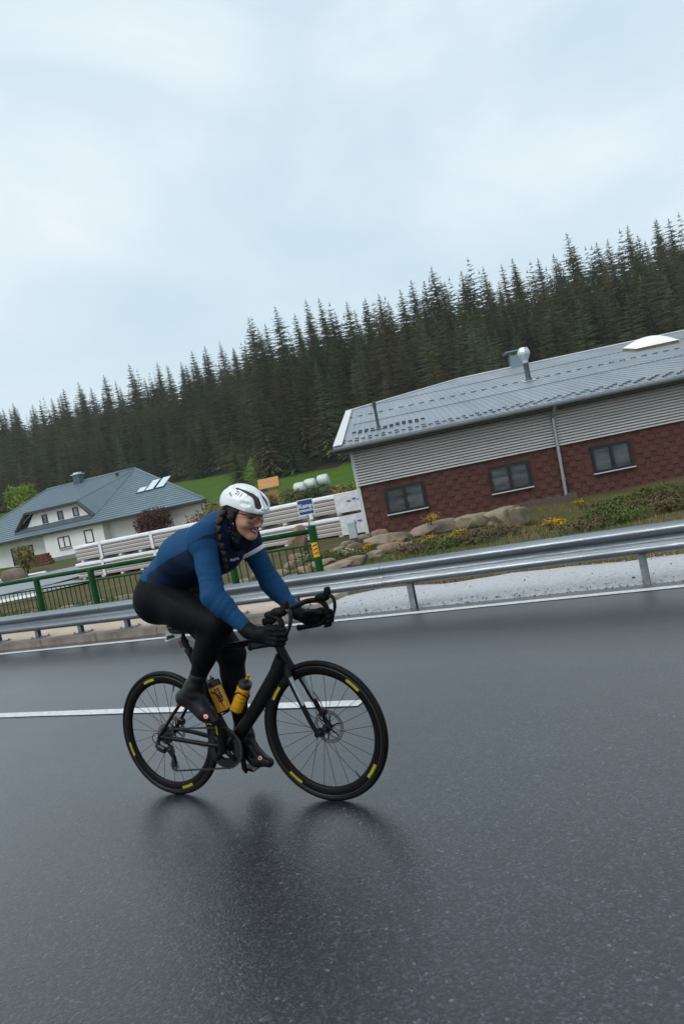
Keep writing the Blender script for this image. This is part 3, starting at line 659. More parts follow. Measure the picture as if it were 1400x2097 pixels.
def join_fill():
    Vs, Fs, Ms, off = [], [], [], 0; cache = {}
    for sr, x, y, hgt, a, br_ in FILL:
        if sr.name not in cache:
            co = np.empty(len(sr.vertices) * 3, np.float32); sr.vertices.foreach_get('co', co); cache[sr.name] = (co.reshape(-1, 3), [tuple(p.vertices) for p in sr.polygons])
        co, fs = cache[sr.name]; s_ = hgt / 22; c, si = math.cos(a) * s_, math.sin(a) * s_
        Vs.append(np.stack([co[:, 0] * c - co[:, 1] * si + x, co[:, 0] * si + co[:, 1] * c + y, co[:, 2] * s_ + ground_z(x, y)], 1)); Fs.append(np.array(fs) + off); off += len(co); Ms.append(np.full(len(fs), br_, np.int32))
    Vv_, Ff, Mm = np.concatenate(Vs), np.concatenate(Fs), np.concatenate(Ms)
    me = bpy.data.meshes.new('forest'); me.vertices.add(len(Vv_)); me.vertices.foreach_set('co', Vv_.astype(np.float32).ravel()); me.loops.add(len(Ff) * 3); me.loops.foreach_set('vertex_index', Ff.astype(np.int32).ravel()); me.polygons.add(len(Ff)); me.polygons.foreach_set('loop_start', np.arange(0, len(Ff) * 3, 3, dtype=np.int32))
    me.materials.append(mat('spruce_needles_mixed', (.045, .062, .034), .9, vscale=.11, col2=(.14, .135, .055), spec=.12, detail=3)); me.materials.append(needle_b); me.polygons.foreach_set('material_index', Mm); me.update(calc_edges=True)
    o_ = link('forest', me); tag(o_, 'dense mass of dark spruces filling the hillside wood', 'forest', kind='stuff')
join_fill(); print('FOREST', len(PTS), len(keep), len(FILL))

# ---- leafy crowns
def leaf_ball(seed, rx_, ry_, rz_, n, size, lobes=7):
    r_ = random.Random(seed); b = MB(); cs = [V((r_.uniform(-.45, .45) * rx_, r_.uniform(-.45, .45) * ry_, r_.uniform(-.4, .5) * rz_)) for _ in range(lobes)]
    for i in range(n):
        c = r_.choice(cs); d = V((r_.gauss(0, 1), r_.gauss(0, 1), r_.gauss(0, 1))).normalized(); k = r_.uniform(.35, 1) ** .5 * .62
        p = c + V((d.x * rx_, d.y * ry_, d.z * rz_)) * k; s_ = size * r_.uniform(.6, 1.3)
        u = V((r_.gauss(0, 1), r_.gauss(0, 1), r_.gauss(0, 1))).normalized(); v = u.cross(d + V((.01, .02, .03))).normalized(); m_ = 0
        b.add([p - u * s_ * .5, p + v * s_ * .32, p + u * s_ * .6, p - v * s_ * .32], [(0, 1, 2, 3)])
    return b
def shrub(name, label, cat, loc, rad, n, size, m, stems=5, seed=1, zc=None, group=None, lobes=7):
    e_ = thing(name, label, cat, loc, (0, 0, 0), group); zc = zc if zc is not None else rad[2] * .95
    c = link('crown', raw_mesh('crown', leaf_ball(seed, *rad, n, size, lobes), [m]), e_); c.location = (0, 0, zc)
    s_ = MB(); r_ = random.Random(seed)
    for k in range(stems):
        a = r_.uniform(0, 6.28); q = V((math.cos(a) * rad[0] * .5, math.sin(a) * rad[1] * .5, zc + rad[2] * .3)); s_.tube([(math.cos(a) * .05, math.sin(a) * .05, -.1), q * .5, q], [.035 * max(rad), .022 * max(rad), .008 * max(rad)], 6)
    s_.build('stem', bark, e_, smooth=True); return e_
# ================================================================== YARD: wrapped panel bundles, sign, stones, planting
film = mat('white_film', (.72, .73, .75), .32, var=.08, vscale=3, bump=.5, bscale=5, spec=.5, stretch=(.5, 1, 2))
film_p = mat('white_film_loose', (.66, .67, .70), .35, var=.12, vscale=6, bump=.9, bscale=7, spec=.5)
pan_a = mat('panel_edge_pale', (.38, .355, .33), .6, vscale=2, col2=(.30, .28, .26), stretch=(.15, 1, 6))
pan_b = mat('panel_edge_white', (.62, .60, .58), .5, var=.08, vscale=2, stretch=(.2, 1, 4))
gap_m = mat('panel_core_dark', (.09, .075, .065), .8)
skid_m = mat('skid_foam', (.62, .60, .60), .6)
print_b = mat('print_blue', (.05, .13, .30), .5)
BY = 18.8
def bundle(label, x0, x1, z0, n, ends, top):
    e_ = thing('panel_bundle', label, 'bundle', ((x0 + x1) / 2, BY, z0), (0, 0, 0), 'bundles of wrapped wall panels'); L_ = x1 - x0; h = .155
    for i in range(n):
        b = MB(); z = .10 + i * h
        b.cur = 0; b.box((0, .6, z + h * .30), (L_ - .1 + (i % 2) * .05, 1.2, h * .56)); b.cur = 1; b.box((0, .6, z + h * .72), (L_ - .12, 1.19, h * .26)); b.cur = 2; b.box((0, .6, z + h * .91), (L_ - .2, 1.15, h * .13))
        b.build('panel', [pan_a, pan_b, gap_m], e_)
    tz = .10 + n * h
    c = MB(); k = 26; prof = []
    for i in range(k + 1):
        x = -L_ / 2 + L_ * i / k; s_ = .012 * mnoise.noise(V((x * 2.1 + x0, 0, z0))); dpt = -.10 + .025 * mnoise.noise(V((x * 1.4, 5, z0)))
        prof.append([(x, -.02, tz + dpt), (x, -.028 + s_, tz - .02), (x, .0, tz + .02 + s_), (x, .3, tz + .03 + s_), (x, .9, tz + .03 - s_), (x, 1.2, tz + .01), (x, 1.225, tz + dpt)])
    c.loft(prof, cap=False, closed=False); c.build('film_cover', film, e_, smooth=True)
    for x in frange(-L_ / 2 + .35, L_ / 2 - .2, 1.15):
        s_ = MB(); s_.box((x, .6, .045), (.16, 1.16, .09)); s_.build('skid', skid_m, e_)
    if ends:
        w = MB(); xe = L_ / 2; x_s = xe - 1.3; rows = []
        for i in range(15):
            x = x_s + (xe + .03 - x_s) * i / 14
            rows.append([(x, -.035 + .018 * mnoise.noise(V((x * 5, z * 6, z0 + 3))), z) for z in [.07 + (tz - .05) * j / 10 for j in range(11)]])
        w.loft(rows, cap=False, closed=False); w.loft([[(xe + .03, y, z) for z in (.07, tz + .02)] for y in (-.03, .6, 1.22)], cap=False, closed=False)
        wo = w.build('film_end', film_p, e_, smooth=True)
        for k_ in range(3):
            q = MB(); q.box((xe - .75 + k_ * .22, -.058, tz * .62 + (.05 if k_ == 1 else 0)), (.16, .004, .045)); q.build('film_print', print_b, wo)
        q = MB(); q.box((xe - .2, -.058, tz * .72), (.12, .004, .05)); q.build('film_print', print_b, wo)
    for x in (-L_ * .28, L_ * .12):
        s_ = MB(); s_.box((x, -.03, tz * .5 + .04), (.15, .012, tz - .02)); s_.build('strap', film, e_)
bundle('lower of two wrapped panel bundles left of the cyclist', -22.5, -14.9, -.28, 4, False, False)
bundle('upper of two wrapped panel bundles left of the cyclist', -22.4, -15.0, .49, 4, False, True)
bundle('lower panel bundle beside the workshop corner behind the boulder', -14.1, -7.75, -.28, 4, True, False)
bundle('upper panel bundle beside the workshop corner behind the blue sign', -14.0, -7.8, .50, 4, True, True)

# ---- blue sign on a post
SG = thing('blue_sign', 'small blue sign with white lettering on a post by the boulder', 'sign', (-8.86, 16.41, -.3), (0, 0, R(22)))
sg_b = mat('sign_blue', (.008, .060, .21), .4, var=.05, vscale=10); sg_w = mat('sign_white', (.78, .79, .80), .4)
q = MB(); q.box((0, .02, .62), (.05, .03, 1.25)); q.build('post', galv_d, SG)
q = MB(); q.box((0, 0, 1.36), (.52, .012, .50)); pnl = q.build('sign_panel', sg_w, SG)
q = MB(); q.box((0, -.008, 1.36), (.47, .006, .45)); q.build('sign_face', sg_b, pnl)
Mt = Matrix.Translation((0, -.013, 1.40)) @ Matrix.Rotation(R(90), 4, 'X'); text_mesh('sign_lettering', 'Kamp', .19, sg_w, pnl, Mt, ext=.001, bold=.004)
for z, wd in ((1.275, .44), (1.235, .44)): q = MB(); q.box((0, -.013, z), (wd, .004, .02)); q.build('sign_line', sg_w, pnl)

# ---- grey service cabinet by the corner
MC = thing('service_cabinet', 'grey rounded service cabinet standing by the workshop corner', 'cabinet', (-7.55, 16.75, -.34), (0, 0, R(23.5)))
q = MB(); q.loft([[(x * (1 - .0 * i), y, z) for x, y in ((-.13, -.12), (-.10, -.15), (.10, -.15), (.13, -.12), (.13, .12), (-.13, .12))] for i, z in enumerate((.16, .60))]); 
q.loft([[(x * k, y * k, z) for x, y in ((-.13, -.12), (-.10, -.15), (.10, -.15), (.13, -.12), (.13, .12), (-.13, .12))] for z, k in ((.60, 1.06), (.66, 1.05), (.70, .95), (.72, .7))]); q.build('cabinet_body', mat('cabinet_grey', (.42, .46, .50), .45, var=.06, vscale=5), MC)
q = MB(); q.box((0, 0, .08), (.26, .27, .17)); q.build('cabinet_base', mat('cabinet_base_dark', (.05, .058, .07), .6), MC)

# ---- standing boulder and rocks
granite = mat('tan_granite', (.28, .195, .135), .95, vscale=2.6, col2=(.14, .10, .07), bump=.8, bscale=22, detail=8, rnd=.15)
granite2 = mat('pale_granite', (.29, .23, .165), .95, vscale=2.2, col2=(.10, .09, .055), bump=.8, bscale=20, detail=8, rnd=.2)
def rock(label, x, y, sx, sy, sz, seed, m, group=None, z=None, cat='rock', rot=0):
    me = rock_mesh(seed, sx, sy, sz); me.materials.append(m); o_ = link('boulder', me); o_.location = (x, y, (ground_z(x, y) if z is None else z) + sz * .35); o_.rotation_euler = (0, 0, rot); return tag(o_, label, cat, group)
me = rock_mesh(4, .42, .34, .62, 4, .16)
for v in me.vertices: t = (v.co.z + .62) / 1.24; v.co.x *= 1.12 - .62 * t; v.co.x += .16 * t; v.co.y *= 1.1 - .5 * t
me.materials.append(granite); o_ = link('standing_stone', me); o_.location = (-9.30, 16.22, .14); o_.rotation_euler = (0, 0, R(25)); tag(o_, 'upright tapering tan boulder standing below the blue sign', 'rock')
RK = [(-5.07, 13.9, .75, .45, .30), (-4.0, 14.9, .95, .5, .34), (-3.1, 15.2, .8, .5, .36), (-2.45, 15.5, .75, .5, .42), (-2.05, 15.5, .35, .4, .46), (-7.14, 15.4, .32, .28, .2), (-5.97, 13.7, .45, .35, .22), (-5.64, 12.6, .55, .4, .2), (-4.56, 10.8, .6, .42, .2), (-4.34, 11.5, .4, .3, .2), (-4.21, 12.2, .5, .35, .24),
      (-6.59, 13.9, .35, .3, .18), (-5.68, 11.5, .6, .4, .16), (-4.51, 9.98, .55, .4, .2), (-3.81, 12.2, .4, .3, .2), (-6.85, 11.94, .32, .26, .2), (-5.58, 10.44, .34, .26, .2), (-6.24, 10.44, .3, .25, .2), (-7.64, 13.4, .4, .3, .22), (-7.1, 13.0, .35, .3, .2), (-7.37, 11.2, .3, .25, .2), (-6.1, 9.6, .3, .22, .18), (-5.2, 9.2, .3, .24, .18), (-6.9, 9.9, .32, .22, .18), (-6.5, 16.35, .45, .35, .3), (-6.9, 16.2, .35, .3, .26)]
for i, (x, y, a, b_, c) in enumerate(RK):
    if i < 5: rock('long pale slab of rock under the workshop wall', x, y, a, b_, c, i + 3, granite2, 'rock slabs under the workshop wall', rot=R(23 + i * 3))
    else: rock('tan rock seen through the bars of the green railing' if x < -6.05 and y < 13 else 'tan rock on the bank right of the green end post' if y < 12.55 else 'tan rock below the workshop corner near the grey cabinet', x, y, a * .85, b_ * .85, c, i + 3, granite2 if i % 2 else granite, 'rocks in the planted bank', rot=i * 1.3)
for i, (x, y) in enumerate(((-10.75, 10.2), (-11.75, 10.0), (-12.6, 9.8))): rock('flat sandy stone lying in the grass left of the cyclist', x, y, .42, .25, .16, i + 40, granite2, 'flat stones in the grass', rot=R(10))

# ---- yard paving
pav = mat('yard_asphalt_pale', (.22, .235, .26), .45, var=.15, vscale=1.5, bump=.2, bscale=40)
def flat(name, pts, m, dz, parent=None):
    b = MB(); b.quad(*[(x, y, dz) for x, y in pts]); o_ = b.build(name, m, parent); return tag(o_, kind='structure') if not parent else o_
flat('driveway', [(-46, 28.5), (-37.3, 31.5), (-24.4, 21.2), (-24.0, 18.6), (-26.5, 16.2), (-40, 22)], pav, -.20)
flat('yard_path', [(-30, 12.6), (-22.6, 18.5), (-18.9, 16.6), (-20.3, 15.2), (-24, 11.5)], pav, -.19)
ke = mat('kerb_white', (.62, .60, .57), .6, var=.1, vscale=4)
for i, (a, b_) in enumerate((((-44, 28.3), (-36.9, 28.6)), ((-24, 11.6), (-19.0, 13.9)))):
    q = MB(); q.tube([(a[0], a[1], -.16), (b_[0], b_[1], -.16)], .10, 4); o_ = q.build('kerb_edging', ke); tag(o_, ('white kerb edging along the drive before the house', 'white kerb edging beside the path behind the green railing')[i], 'kerb')

# ---- shrubs and trees near the houses
lf_red = mat('leaf_copper', (.070, .024, .022), .7, var=.4, vscale=2, spec=.3); lf_yel = mat('leaf_yellow_green', (.17, .145, .03), .7, var=.4, vscale=2, spec=.3)
lf_lime = mat('leaf_lime', (.13, .19, .012), .75, var=.35, vscale=1, spec=.2); lf_grn = mat('leaf_green', (.035, .07, .014), .75, var=.4, vscale=2, spec=.2); lf_amb = mat('leaf_amber', (.17, .115, .04), .75, var=.4, vscale=2)
flw = mat('flower_yellow', (.42, .27, .012), .6, var=.2, vscale=8); heath = mat('heath_brown', (.105, .075, .038), .85, vscale=3, col2=(.07, .065, .022)); moss = mat('moss_green', (.065, .085, .016), .85, var=.4, vscale=3)
zf = lambda x, y: ground_z(x, y) - .03
shrub('copper_shrub', 'round copper red clipped shrub in front of the white house', 'shrub', (-35.0, 37.0, zf(-35, 37)), (1.45, 1.4, 1.25), 5200, .16, lf_red, 6, 2, 1.75, lobes=14)
shrub('yellow_shrub', 'yellow green leafy shrub beside the house window at the far left', 'shrub', (-41.0, 30.3, zf(-41, 30.3)), (1.0, .9, 1.0), 800, .2, lf_yel, 7, 3, 1.2)
shrub('amber_shrub', 'loose amber leaved shrub behind the cyclist back', 'shrub', (-25.6, 31.9, zf(-25.6, 31.9)), (1.6, 1.2, 1.2), 1300, .17, lf_amb, 9, 4, 1.35, lobes=10)
rock('brown rounded boulder before the white house at the left edge', -38.2, 27.2, 1.0, .8, .75, 51, mat('brown_stone', (.17, .13, .10), .9, var=.3, vscale=2, bump=.6, bscale=10), cat='rock')
shrub('lime_tree', 'small bright lime green round tree at the forest edge', 'tree', (-83.8, 64.2, ground_z(-83.8, 64.2) - .2), (2.7, 2.4, 2.9), 6500, .30, lf_lime, 3, 5, 3.3, lobes=12)
spruce(-44.8, 62.5, 8.2, 1, 0, None, 'lone bushy young spruce standing in the green meadow').scale = (.46, .46, .30)
young = mat('young_spruce', (.11, .15, .05), .9, vscale=.6, col2=(.16, .19, .06), spec=.12); ym = SPR[4].copy(); ym.materials.clear(); ym.materials.append(young)
for c in [c for c in bpy.data.objects if c.type == 'EMPTY' and c.get('label', '').startswith('lone bushy')][0].children:
    if c.name.startswith('crown'): c.data = ym
# wood stack under the house wall
WS = thing('wood_stack', 'rust brown stacked firewood against the white house', 'wood stack', (-45.6, 35.1, .08), (0, 0, R(6)))
wd = mat('firewood_rust', (.13, .05, .03), .85, var=.4, vscale=3); k = 0
for r_ in range(4):
    for c in range(9 - r_): q = MB(); q.tube([(c * .24 - 1 + r_ * .12, 0, .15 + r_ * .22), (c * .24 - 1 + r_ * .12, .55, .15 + r_ * .22)], .11, 8); q.build('log', wd, WS)
# wooden play tower
PT = thing('play_tower', 'wooden play tower with sloping roof and blue tarpaulin in the meadow', 'playhouse', (-28.0, 43.1, ground_z(-28, 43.1)), (0, 0, R(30)))
tim = mat('larch_timber', (.42, .22, .075), .7, var=.2, vscale=3, stretch=(1, 1, 4))
for x in (-.6, .6):
    for y in (-.55, .55): q = MB(); q.box((x, y, 1.0), (.09, .09, 2.1)); q.build('post', tim, PT)
q = MB(); q.box((0, 0, 1.15), (1.3, 1.2, .07)); q.build('floor', tim, PT)
for i in range(9): q = MB(); q.box((-.56 + i * .14, -.62, 1.5), (.11, .025, .62)); q.build('plank', tim, PT)
for i in range(9): q = MB(); q.box((.66, -.56 + i * .14, 1.5), (.025, .11, .62)); q.build('plank', tim, PT)
q = MB(); q.prism([(-.8, -.75, 2.0), (.8, -.75, 2.0), (.8, 0, 2.75), (-.8, 0, 2.75)], (0, 0, .06)); q.prism([(-.8, .75, 2.0), (.8, .75, 2.0), (.8, 0.01, 2.75), (-.8, 0.01, 2.75)], (0, 0, .06)); q.build('roof', tim, PT)
q = MB(); q.box((-.42, -.66, 1.92), (.55, .03, .26)); q.prism([(-.79, -.66, 2.1), (-.79, .66, 2.1), (-.79, .03, 2.7)], (.03, 0, 0)); q.build('tarpaulin', mat('tarp_blue', (.01, .06, .30), .5), PT)
for i in range(6): q = MB(); q.box((1.1, -.5 + i * .2, .6), (.06, .06, 1.3)); q.build('slat', tim, PT)
q = MB(); q.box((.9, 0, 1.1), (.5, 1.2, .06)); q.build('deck', tim, PT)
# wrapped hay bales
bale_m = mat('bale_wrap', (.50, .58, .52), .35, var=.06, vscale=2, bump=.3, bscale=5)
for i, (x, y) in enumerate(((-28.6, 48.5), (-28.0, 49.3), (-27.2, 50.2))):
    q = MB(); q.lathe([(.0, -.6), (.45, -.6), (.58, -.52), (.62, -.35), (.63, 0), (.62, .35), (.58, .52), (.45, .6), (0, .6)], (0, 0, 0), (1, .25, 0), 20, cap=False); o_ = q.build('hay_bale', bale_m, None, smooth=True); o_.scale = (.82,) * 3; o_.location = (x, y, 2.05 + i * .14); tag(o_, ('left bale of three pale green wrapped bales', 'middle bale of three pale green wrapped bales', 'right bale of three pale green wrapped bales')[i], 'bale', 'wrapped hay bales')
q = MB(); q.box((0, 0, 0), (3.6, 1.4, 1.5)); 
rock('dark earth heap carrying the wrapped bales', -28.0, 49.3, 2.6, 1.3, .95, 60, mat('earth_dark', (.06, .05, .035), .95, var=.4, vscale=2, bump=.6, bscale=8), cat='earth heap', z=.9)
for i, (x, y, m_, nm) in enumerate(((-24.9, 41.4, heath, 'dark brown bush below the wrapped bales'), (-22.6, 40.6, lf_grn, 'dark green bush right of the wrapped bales'), (-20.2, 39.6, lf_amb, 'pale tan bush next to the workshop roof corner'), (-18.4, 37.6, lf_yel, 'yellowish bush beside the workshop gable'), (-23.7, 39.2, moss, 'low mossy green bush behind the panel bundles'), (-26.6, 40.5, heath, 'brown bush behind the cyclist helmet beside the play tower'))):
    shrub('bush', nm, 'shrub', (x, y, zf(x, y)), (1.1, 1.0, .9 + .15 * (i % 2)), 900, .17, m_, 5, 20 + i, .95, 'bushes beyond the yard')
# ---- planted bank under the workshop
for i, (x, y, s_) in enumerate(((-4.01, 14.4, .34), (-2.67, 12.6, .26), (-3.33, 12.3, .26), (-4.18, 12.4, .2), (-5.05, 12.7, .16), (-.45, 15.6, .22), (-.53, 12.3, .24), (-.2, 11.8, .18))):
    shrub('flower_clump', ('yellow flowering cushion at the top of the rock slabs', 'yellow flowering cushion between rocks below the second window', 'yellow flowering cushion in the middle of the rocky bank', 'small yellow flowering cushion below the first window', 'smallest yellow flowering cushion left of the rock slabs', 'yellow flowering cushion at the foot of the downpipe', 'yellow flowering cushion beside the grey planks', 'yellow flowering cushion just above the crash barrier right of the planks')[i],
          'flowers', (x, y, zf(x, y) + (.42 if i in (0, 5) else .12)), (s_ * 1.05, s_ * .8, s_ * .42), 300, .05, flw if i % 3 == 1 else mat('flower_ochre', (.30, .19, .03), .6, var=.3, vscale=8), 3, 60 + i, .08, 'yellow flower cushions on the bank')
bs = [(-1.72, 12.4, heath), (.5, 13.2, moss), (1.0, 13.6, heath), (1.5, 14.4, heath), (2.1, 15.2, moss), (.9, 11.8, moss), (.3, 11.2, heath), (-1.99, 11.6, heath), (-2.6, 11.4, moss), (1.9, 12.2, heath), (2.6, 13.4, heath), (3.2, 14.6, heath), (2.9, 16.2, moss), (-3.2, 11.3, heath), (-5.0, 11.9, moss), (-6.2, 12.3, moss), (3.7, 12.8, heath), (1.2, 16.2, moss), (.2, 15.8, moss)]
for i, (x, y, m_) in enumerate(bs):
    shrub('heath_bush', 'low brown heath bush on the bank above the crash barrier' if m_ is heath else 'low mossy green cushion bush on the bank above the crash barrier', 'shrub', (x, y, zf(x, y)), (.66, .55, .20), 750, .06, m_, 4, 100 + i, .12, 'heath bushes on the bank')
# ---- grass blades: uncountable
gmats = [mat('blade_dry', (.24, .165, .06), .8, var=.3, vscale=1), mat('blade_green', (.055, .105, .014), .8, var=.4, vscale=1), mat('blade_olive', (.115, .105, .03), .8, var=.3, vscale=1)]
gb2 = MB(); r4 = random.Random(9)
def tuft(x, y, z, h, m_, lean=.5):
    a = r4.uniform(0, 6.28); d = V((math.cos(a), math.sin(a), 0)); w = V((-d.y, d.x, 0)) * h * .05; p = V((x, y, z)); gb2.cur = m_; q = p + d * h * lean * r4.uniform(.2, .6) + V((0, 0, h * .6)); tpt = p + d * h * lean * r4.uniform(.6, 1.3) + V((0, 0, h * r4.uniform(.7, 1)))
    gb2.add([p - w, p + w, q + w * .7, q - w * .7, tpt], [(0, 1, 2, 3), (3, 2, 4)])
for i in range(9000):
    x = r4.uniform(-1.6, 6.5); e_ = .3 * mnoise.noise(V((x * .8, 0, 3))); y = 5.5 + e_ + abs(r4.gauss(0, .5)); tuft(x, y, ground_z(x, y) + .02 if y > 6.1 else vz(x, y), r4.uniform(.05, .14), 0 if r4.random() < .75 else 2)
for i in range(12000):
    x = r4.uniform(-17, -2.2); y = r4.uniform(5.6, 11); k = mnoise.noise(V((x * .5, y * .5, 7))); tuft(x, y, ground_z(x, y) - .02, r4.uniform(.06, .17), 1 if k > -.05 else (0 if r4.random() < .6 else 2))
for i in range(16000):
    x = r4.uniform(-6, 7); y = r4.uniform(8.5, 17.5)
    if (y - 16.82) > (x + 7.06) * .435 - .3: continue
    k = mnoise.noise(V((x * .6, y * .6, 2))); m_ = 1 if (k > .18 or y > 14.5 and x > 0) else (2 if r4.random() < .6 else 0); tuft(x, y, ground_z(x, y) - .02, r4.uniform(.05, .16), m_)
gme = raw_mesh('grass', gb2, gmats); go2 = link('grass', gme); tag(go2, 'rough green and straw coloured grass along the bank behind the barrier', 'grass', kind='stuff')
# ================================================================== BICYCLE (local frame: x forward, y left, z up; origin at rear tyre contact)
LEAN = R(-3.42); WB = .989; WR = .339
carbon = mat('satin_carbon', (.0028, .0028, .0036), .34, var=.3, vscale=30, bump=.03, bscale=200, spec=.16)
blk_rub = mat('tyre_rubber', (.0035, .0035, .004), .42, var=.4, vscale=40, bump=.15, bscale=180, spec=.16)
rim_m = mat('rim_carbon', (.0032, .0032, .004), .42, var=.25, vscale=18, bump=.04, bscale=120, spec=.12)
alloy_k = mat('black_alloy', (.010, .010, .011), .32, metal=.3, var=.3, vscale=60, spec=.35)
steel = mat('drivetrain_steel', (.22, .21, .20), .32, metal=.95, var=.4, vscale=90)
chain_m = mat('chain_steel', (.075, .072, .07), .35, metal=.9, var=.5, vscale=120)
tape = mat('bar_tape', (.004, .004, .005), .55, var=.3, vscale=60, bump=.3, bscale=220, spec=.15)
yel_dec = mat('rim_decal_yellow', (.30, .27, .01), .45, var=.15, vscale=60)
grey_dec = mat('fork_decal_grey', (.24, .28, .32), .35, var=.1, vscale=60)
white_pl = mat('plate_white', (.72, .72, .70), .45, var=.08, vscale=40)
ink = mat('print_black', (.012, .012, .013), .5)
BK = thing('bicycle', 'black carbon road racing bike ridden along the wet road', 'bicycle', (0, 0, 0), (LEAN, 0, 0))
def ring(prof, n=96, cy=0.0):
    """closed (r, y) profile spun about the y axis"""
    b = MB(); k = len(prof)
    b.v = [(r_ * math.cos(2 * math.pi * i / n), y + cy, r_ * math.sin(2 * math.pi * i / n)) for i in range(n) for r_, y in prof]
    for i in range(n):
        i2 = (i + 1) % n
        for j in range(k): j2 = (j + 1) % k; b.f.append((i * k + j, i * k + j2, i2 * k + j2, i2 * k + j)); b.mi.append(0)
    return b
spoke_me = None
def make_wheel(x, front):
    global spoke_me
    rim = ring([(.3125, -.0118), (.306, -.0138), (.290, -.0142), (.276, -.0085), (.2705, -.0025), (.2705, .0025), (.276, .0085), (.290, .0142), (.306, .0138), (.3125, .0118)]).build('wheel', rim_m, BK, auto=50)
    rim.location = (x, 0, WR)
    tyre = ring([(.3245 + .0148 * math.cos(a) * (1.0 if math.cos(a) > 0 else .85), .0148 * math.sin(a)) for a in [2 * math.pi * k / 12 for k in range(12)]], 96).build('tyre', blk_rub, rim, smooth=True)
    bead = ring([(.3133, -.0129), (.3112, -.0139), (.3092, -.0134), (.3092, .0134), (.3112, .0139), (.3133, .0129)]).build('rim_edge', mat('rim_edge_highlight', (.035, .035, .037), .25, metal=.2), rim, smooth=True)  # lighter grey ring: the rim's highlight put into its colour
    # hub
    hb = MB(); hb.lathe([(.008, -.058), (.012, -.05), (.013, -.032), (.023, -.03), (.023, -.026), (.012, -.022), (.012, .022), (.023, .026), (.023, .03), (.013, .032), (.012, .05), (.008, .058)] if front else
                        [(.008, -.07), (.014, -.064), (.016, -.03), (.024, -.022), (.024, -.018), (.014, -.012), (.014, .026), (.024, .03), (.024, .034), (.014, .036), (.012, .06), (.008, .068)], (0, 0, 0), (0, 1, 0), 20)
    hb.build('hub', alloy_k, rim, auto=35)
    if spoke_me is None:
        sb = MB(); sb.tube([(0, 0, .021), (0, 0, .274)], .0013, 5); so_ = sb.build('spoke', mat('spoke_black', (.03, .03, .032), .35, metal=.6), rim); spoke_me = so_.data; bpy.data.objects.remove(so_)
    ph = 4.0 if front else 11.0
    for i in range(24):
        s_ = link('spoke', spoke_me, rim); side = 1 if i % 2 else -1; a = 2 * math.pi * i / 24 + R(ph)
        off = R(26) * (1 if (i // 2) % 2 else -1)
        p0 = V((.023 * math.cos(a + off), side * .026, .023 * math.sin(a + off))); p1 = V((.274 * math.cos(a), side * .002, .274 * math.sin(a)))
        d = (p1 - p0); q = d.to_track_quat('Z', 'Y'); s_.location = p0 - d.normalized() * .021; s_.rotation_euler = q.to_euler()
    # rotor (left side)
    ry = .052 if front else .05; rr = .08 if front else .07
    ro = MB()
    n = 44
    for i in range(n):
        a = 2 * math.pi * i / n; b_ = a + R(9); w = R(4.7)
        P = lambda r_, t, y: (r_ * math.cos(t), y, r_ * math.sin(t))
        ro.prism([P(rr - .0155, a, ry), P(rr, b_, ry), P(rr, b_ + w, ry), P(rr - .0155, a + w, ry)], (0, .0018, 0))
    for r_ in (rr - .0005, rr - .0158):
        for i in range(64):
            a, b_ = 2 * math.pi * i / 64, 2 * math.pi * (i + 1) / 64
            ro.prism([(( r_ - .0014) * math.cos(a), ry, (r_ - .0014) * math.sin(a)), ((r_ + .0014) * math.cos(a), ry, (r_ + .0014) * math.sin(a)), ((r_ + .0014) * math.cos(b_), ry, (r_ + .0014) * math.sin(b_)), ((r_ - .0014) * math.cos(b_), ry, (r_ - .0014) * math.sin(b_))], (0, .0018, 0))
    rot = ro.build('brake_rotor', mat('rotor_steel', (.13, .125, .12), .35, metal=.9), rim); rot['kind'] = 'stuff'
    sp = MB()
    for i in range(6):
        a = 2 * math.pi * i / 6; sp.tube([(.014 * math.cos(a), ry + .001, .014 * math.sin(a)), (.05 * math.cos(a + .3), ry + .001, .05 * math.sin(a + .3)), ((rr - .015) * math.cos(a + .25), ry + .001, (rr - .015) * math.sin(a + .25))], [.006, .004, .004], 6, flat=((0, 1, 0), .4))
    sp.lathe([(.018, -.001), (.018, .003)], (0, ry, 0), (0, 1, 0), 20); sp.build('rotor_carrier', alloy_k, rim)
    # yellow decals, both faces
    for k, deg in enumerate((46, 140, -131, -39) if front else (104, -163, -74, 16)):
        for side in (-1, 1):
            d_ = MB(); ri, ro_ = .2915, .3055; nn = 7; vs = []
            for q in range(nn + 1):
                t = R(deg - 7.5 + 15 * q / nn)
                vs += [(ri * math.cos(t), side * .01475, ri * math.sin(t)), (ro_ * math.cos(t), side * .01435, ro_ * math.sin(t))]
            d_.add(vs, [(2 * q, 2 * q + 1, 2 * q + 3, 2 * q + 2) for q in range(nn)]); d_.build('rim_decal', yel_dec, rim)
    vb = MB(); t = R(-55 if front else 70); vb.tube([(.27 * math.cos(t), 0, .27 * math.sin(t)), (.235 * math.cos(t), 0, .235 * math.sin(t))], [.003, .0022], 8); vb.build('valve', alloy_k, rim)
    return rim
fwheel = make_wheel(WB, True); rwheel = make_wheel(0, False)

BB = V((.41, 0, .272)); HTB = V((.853, 0, .655)); HTT = V((.806, 0, .792))
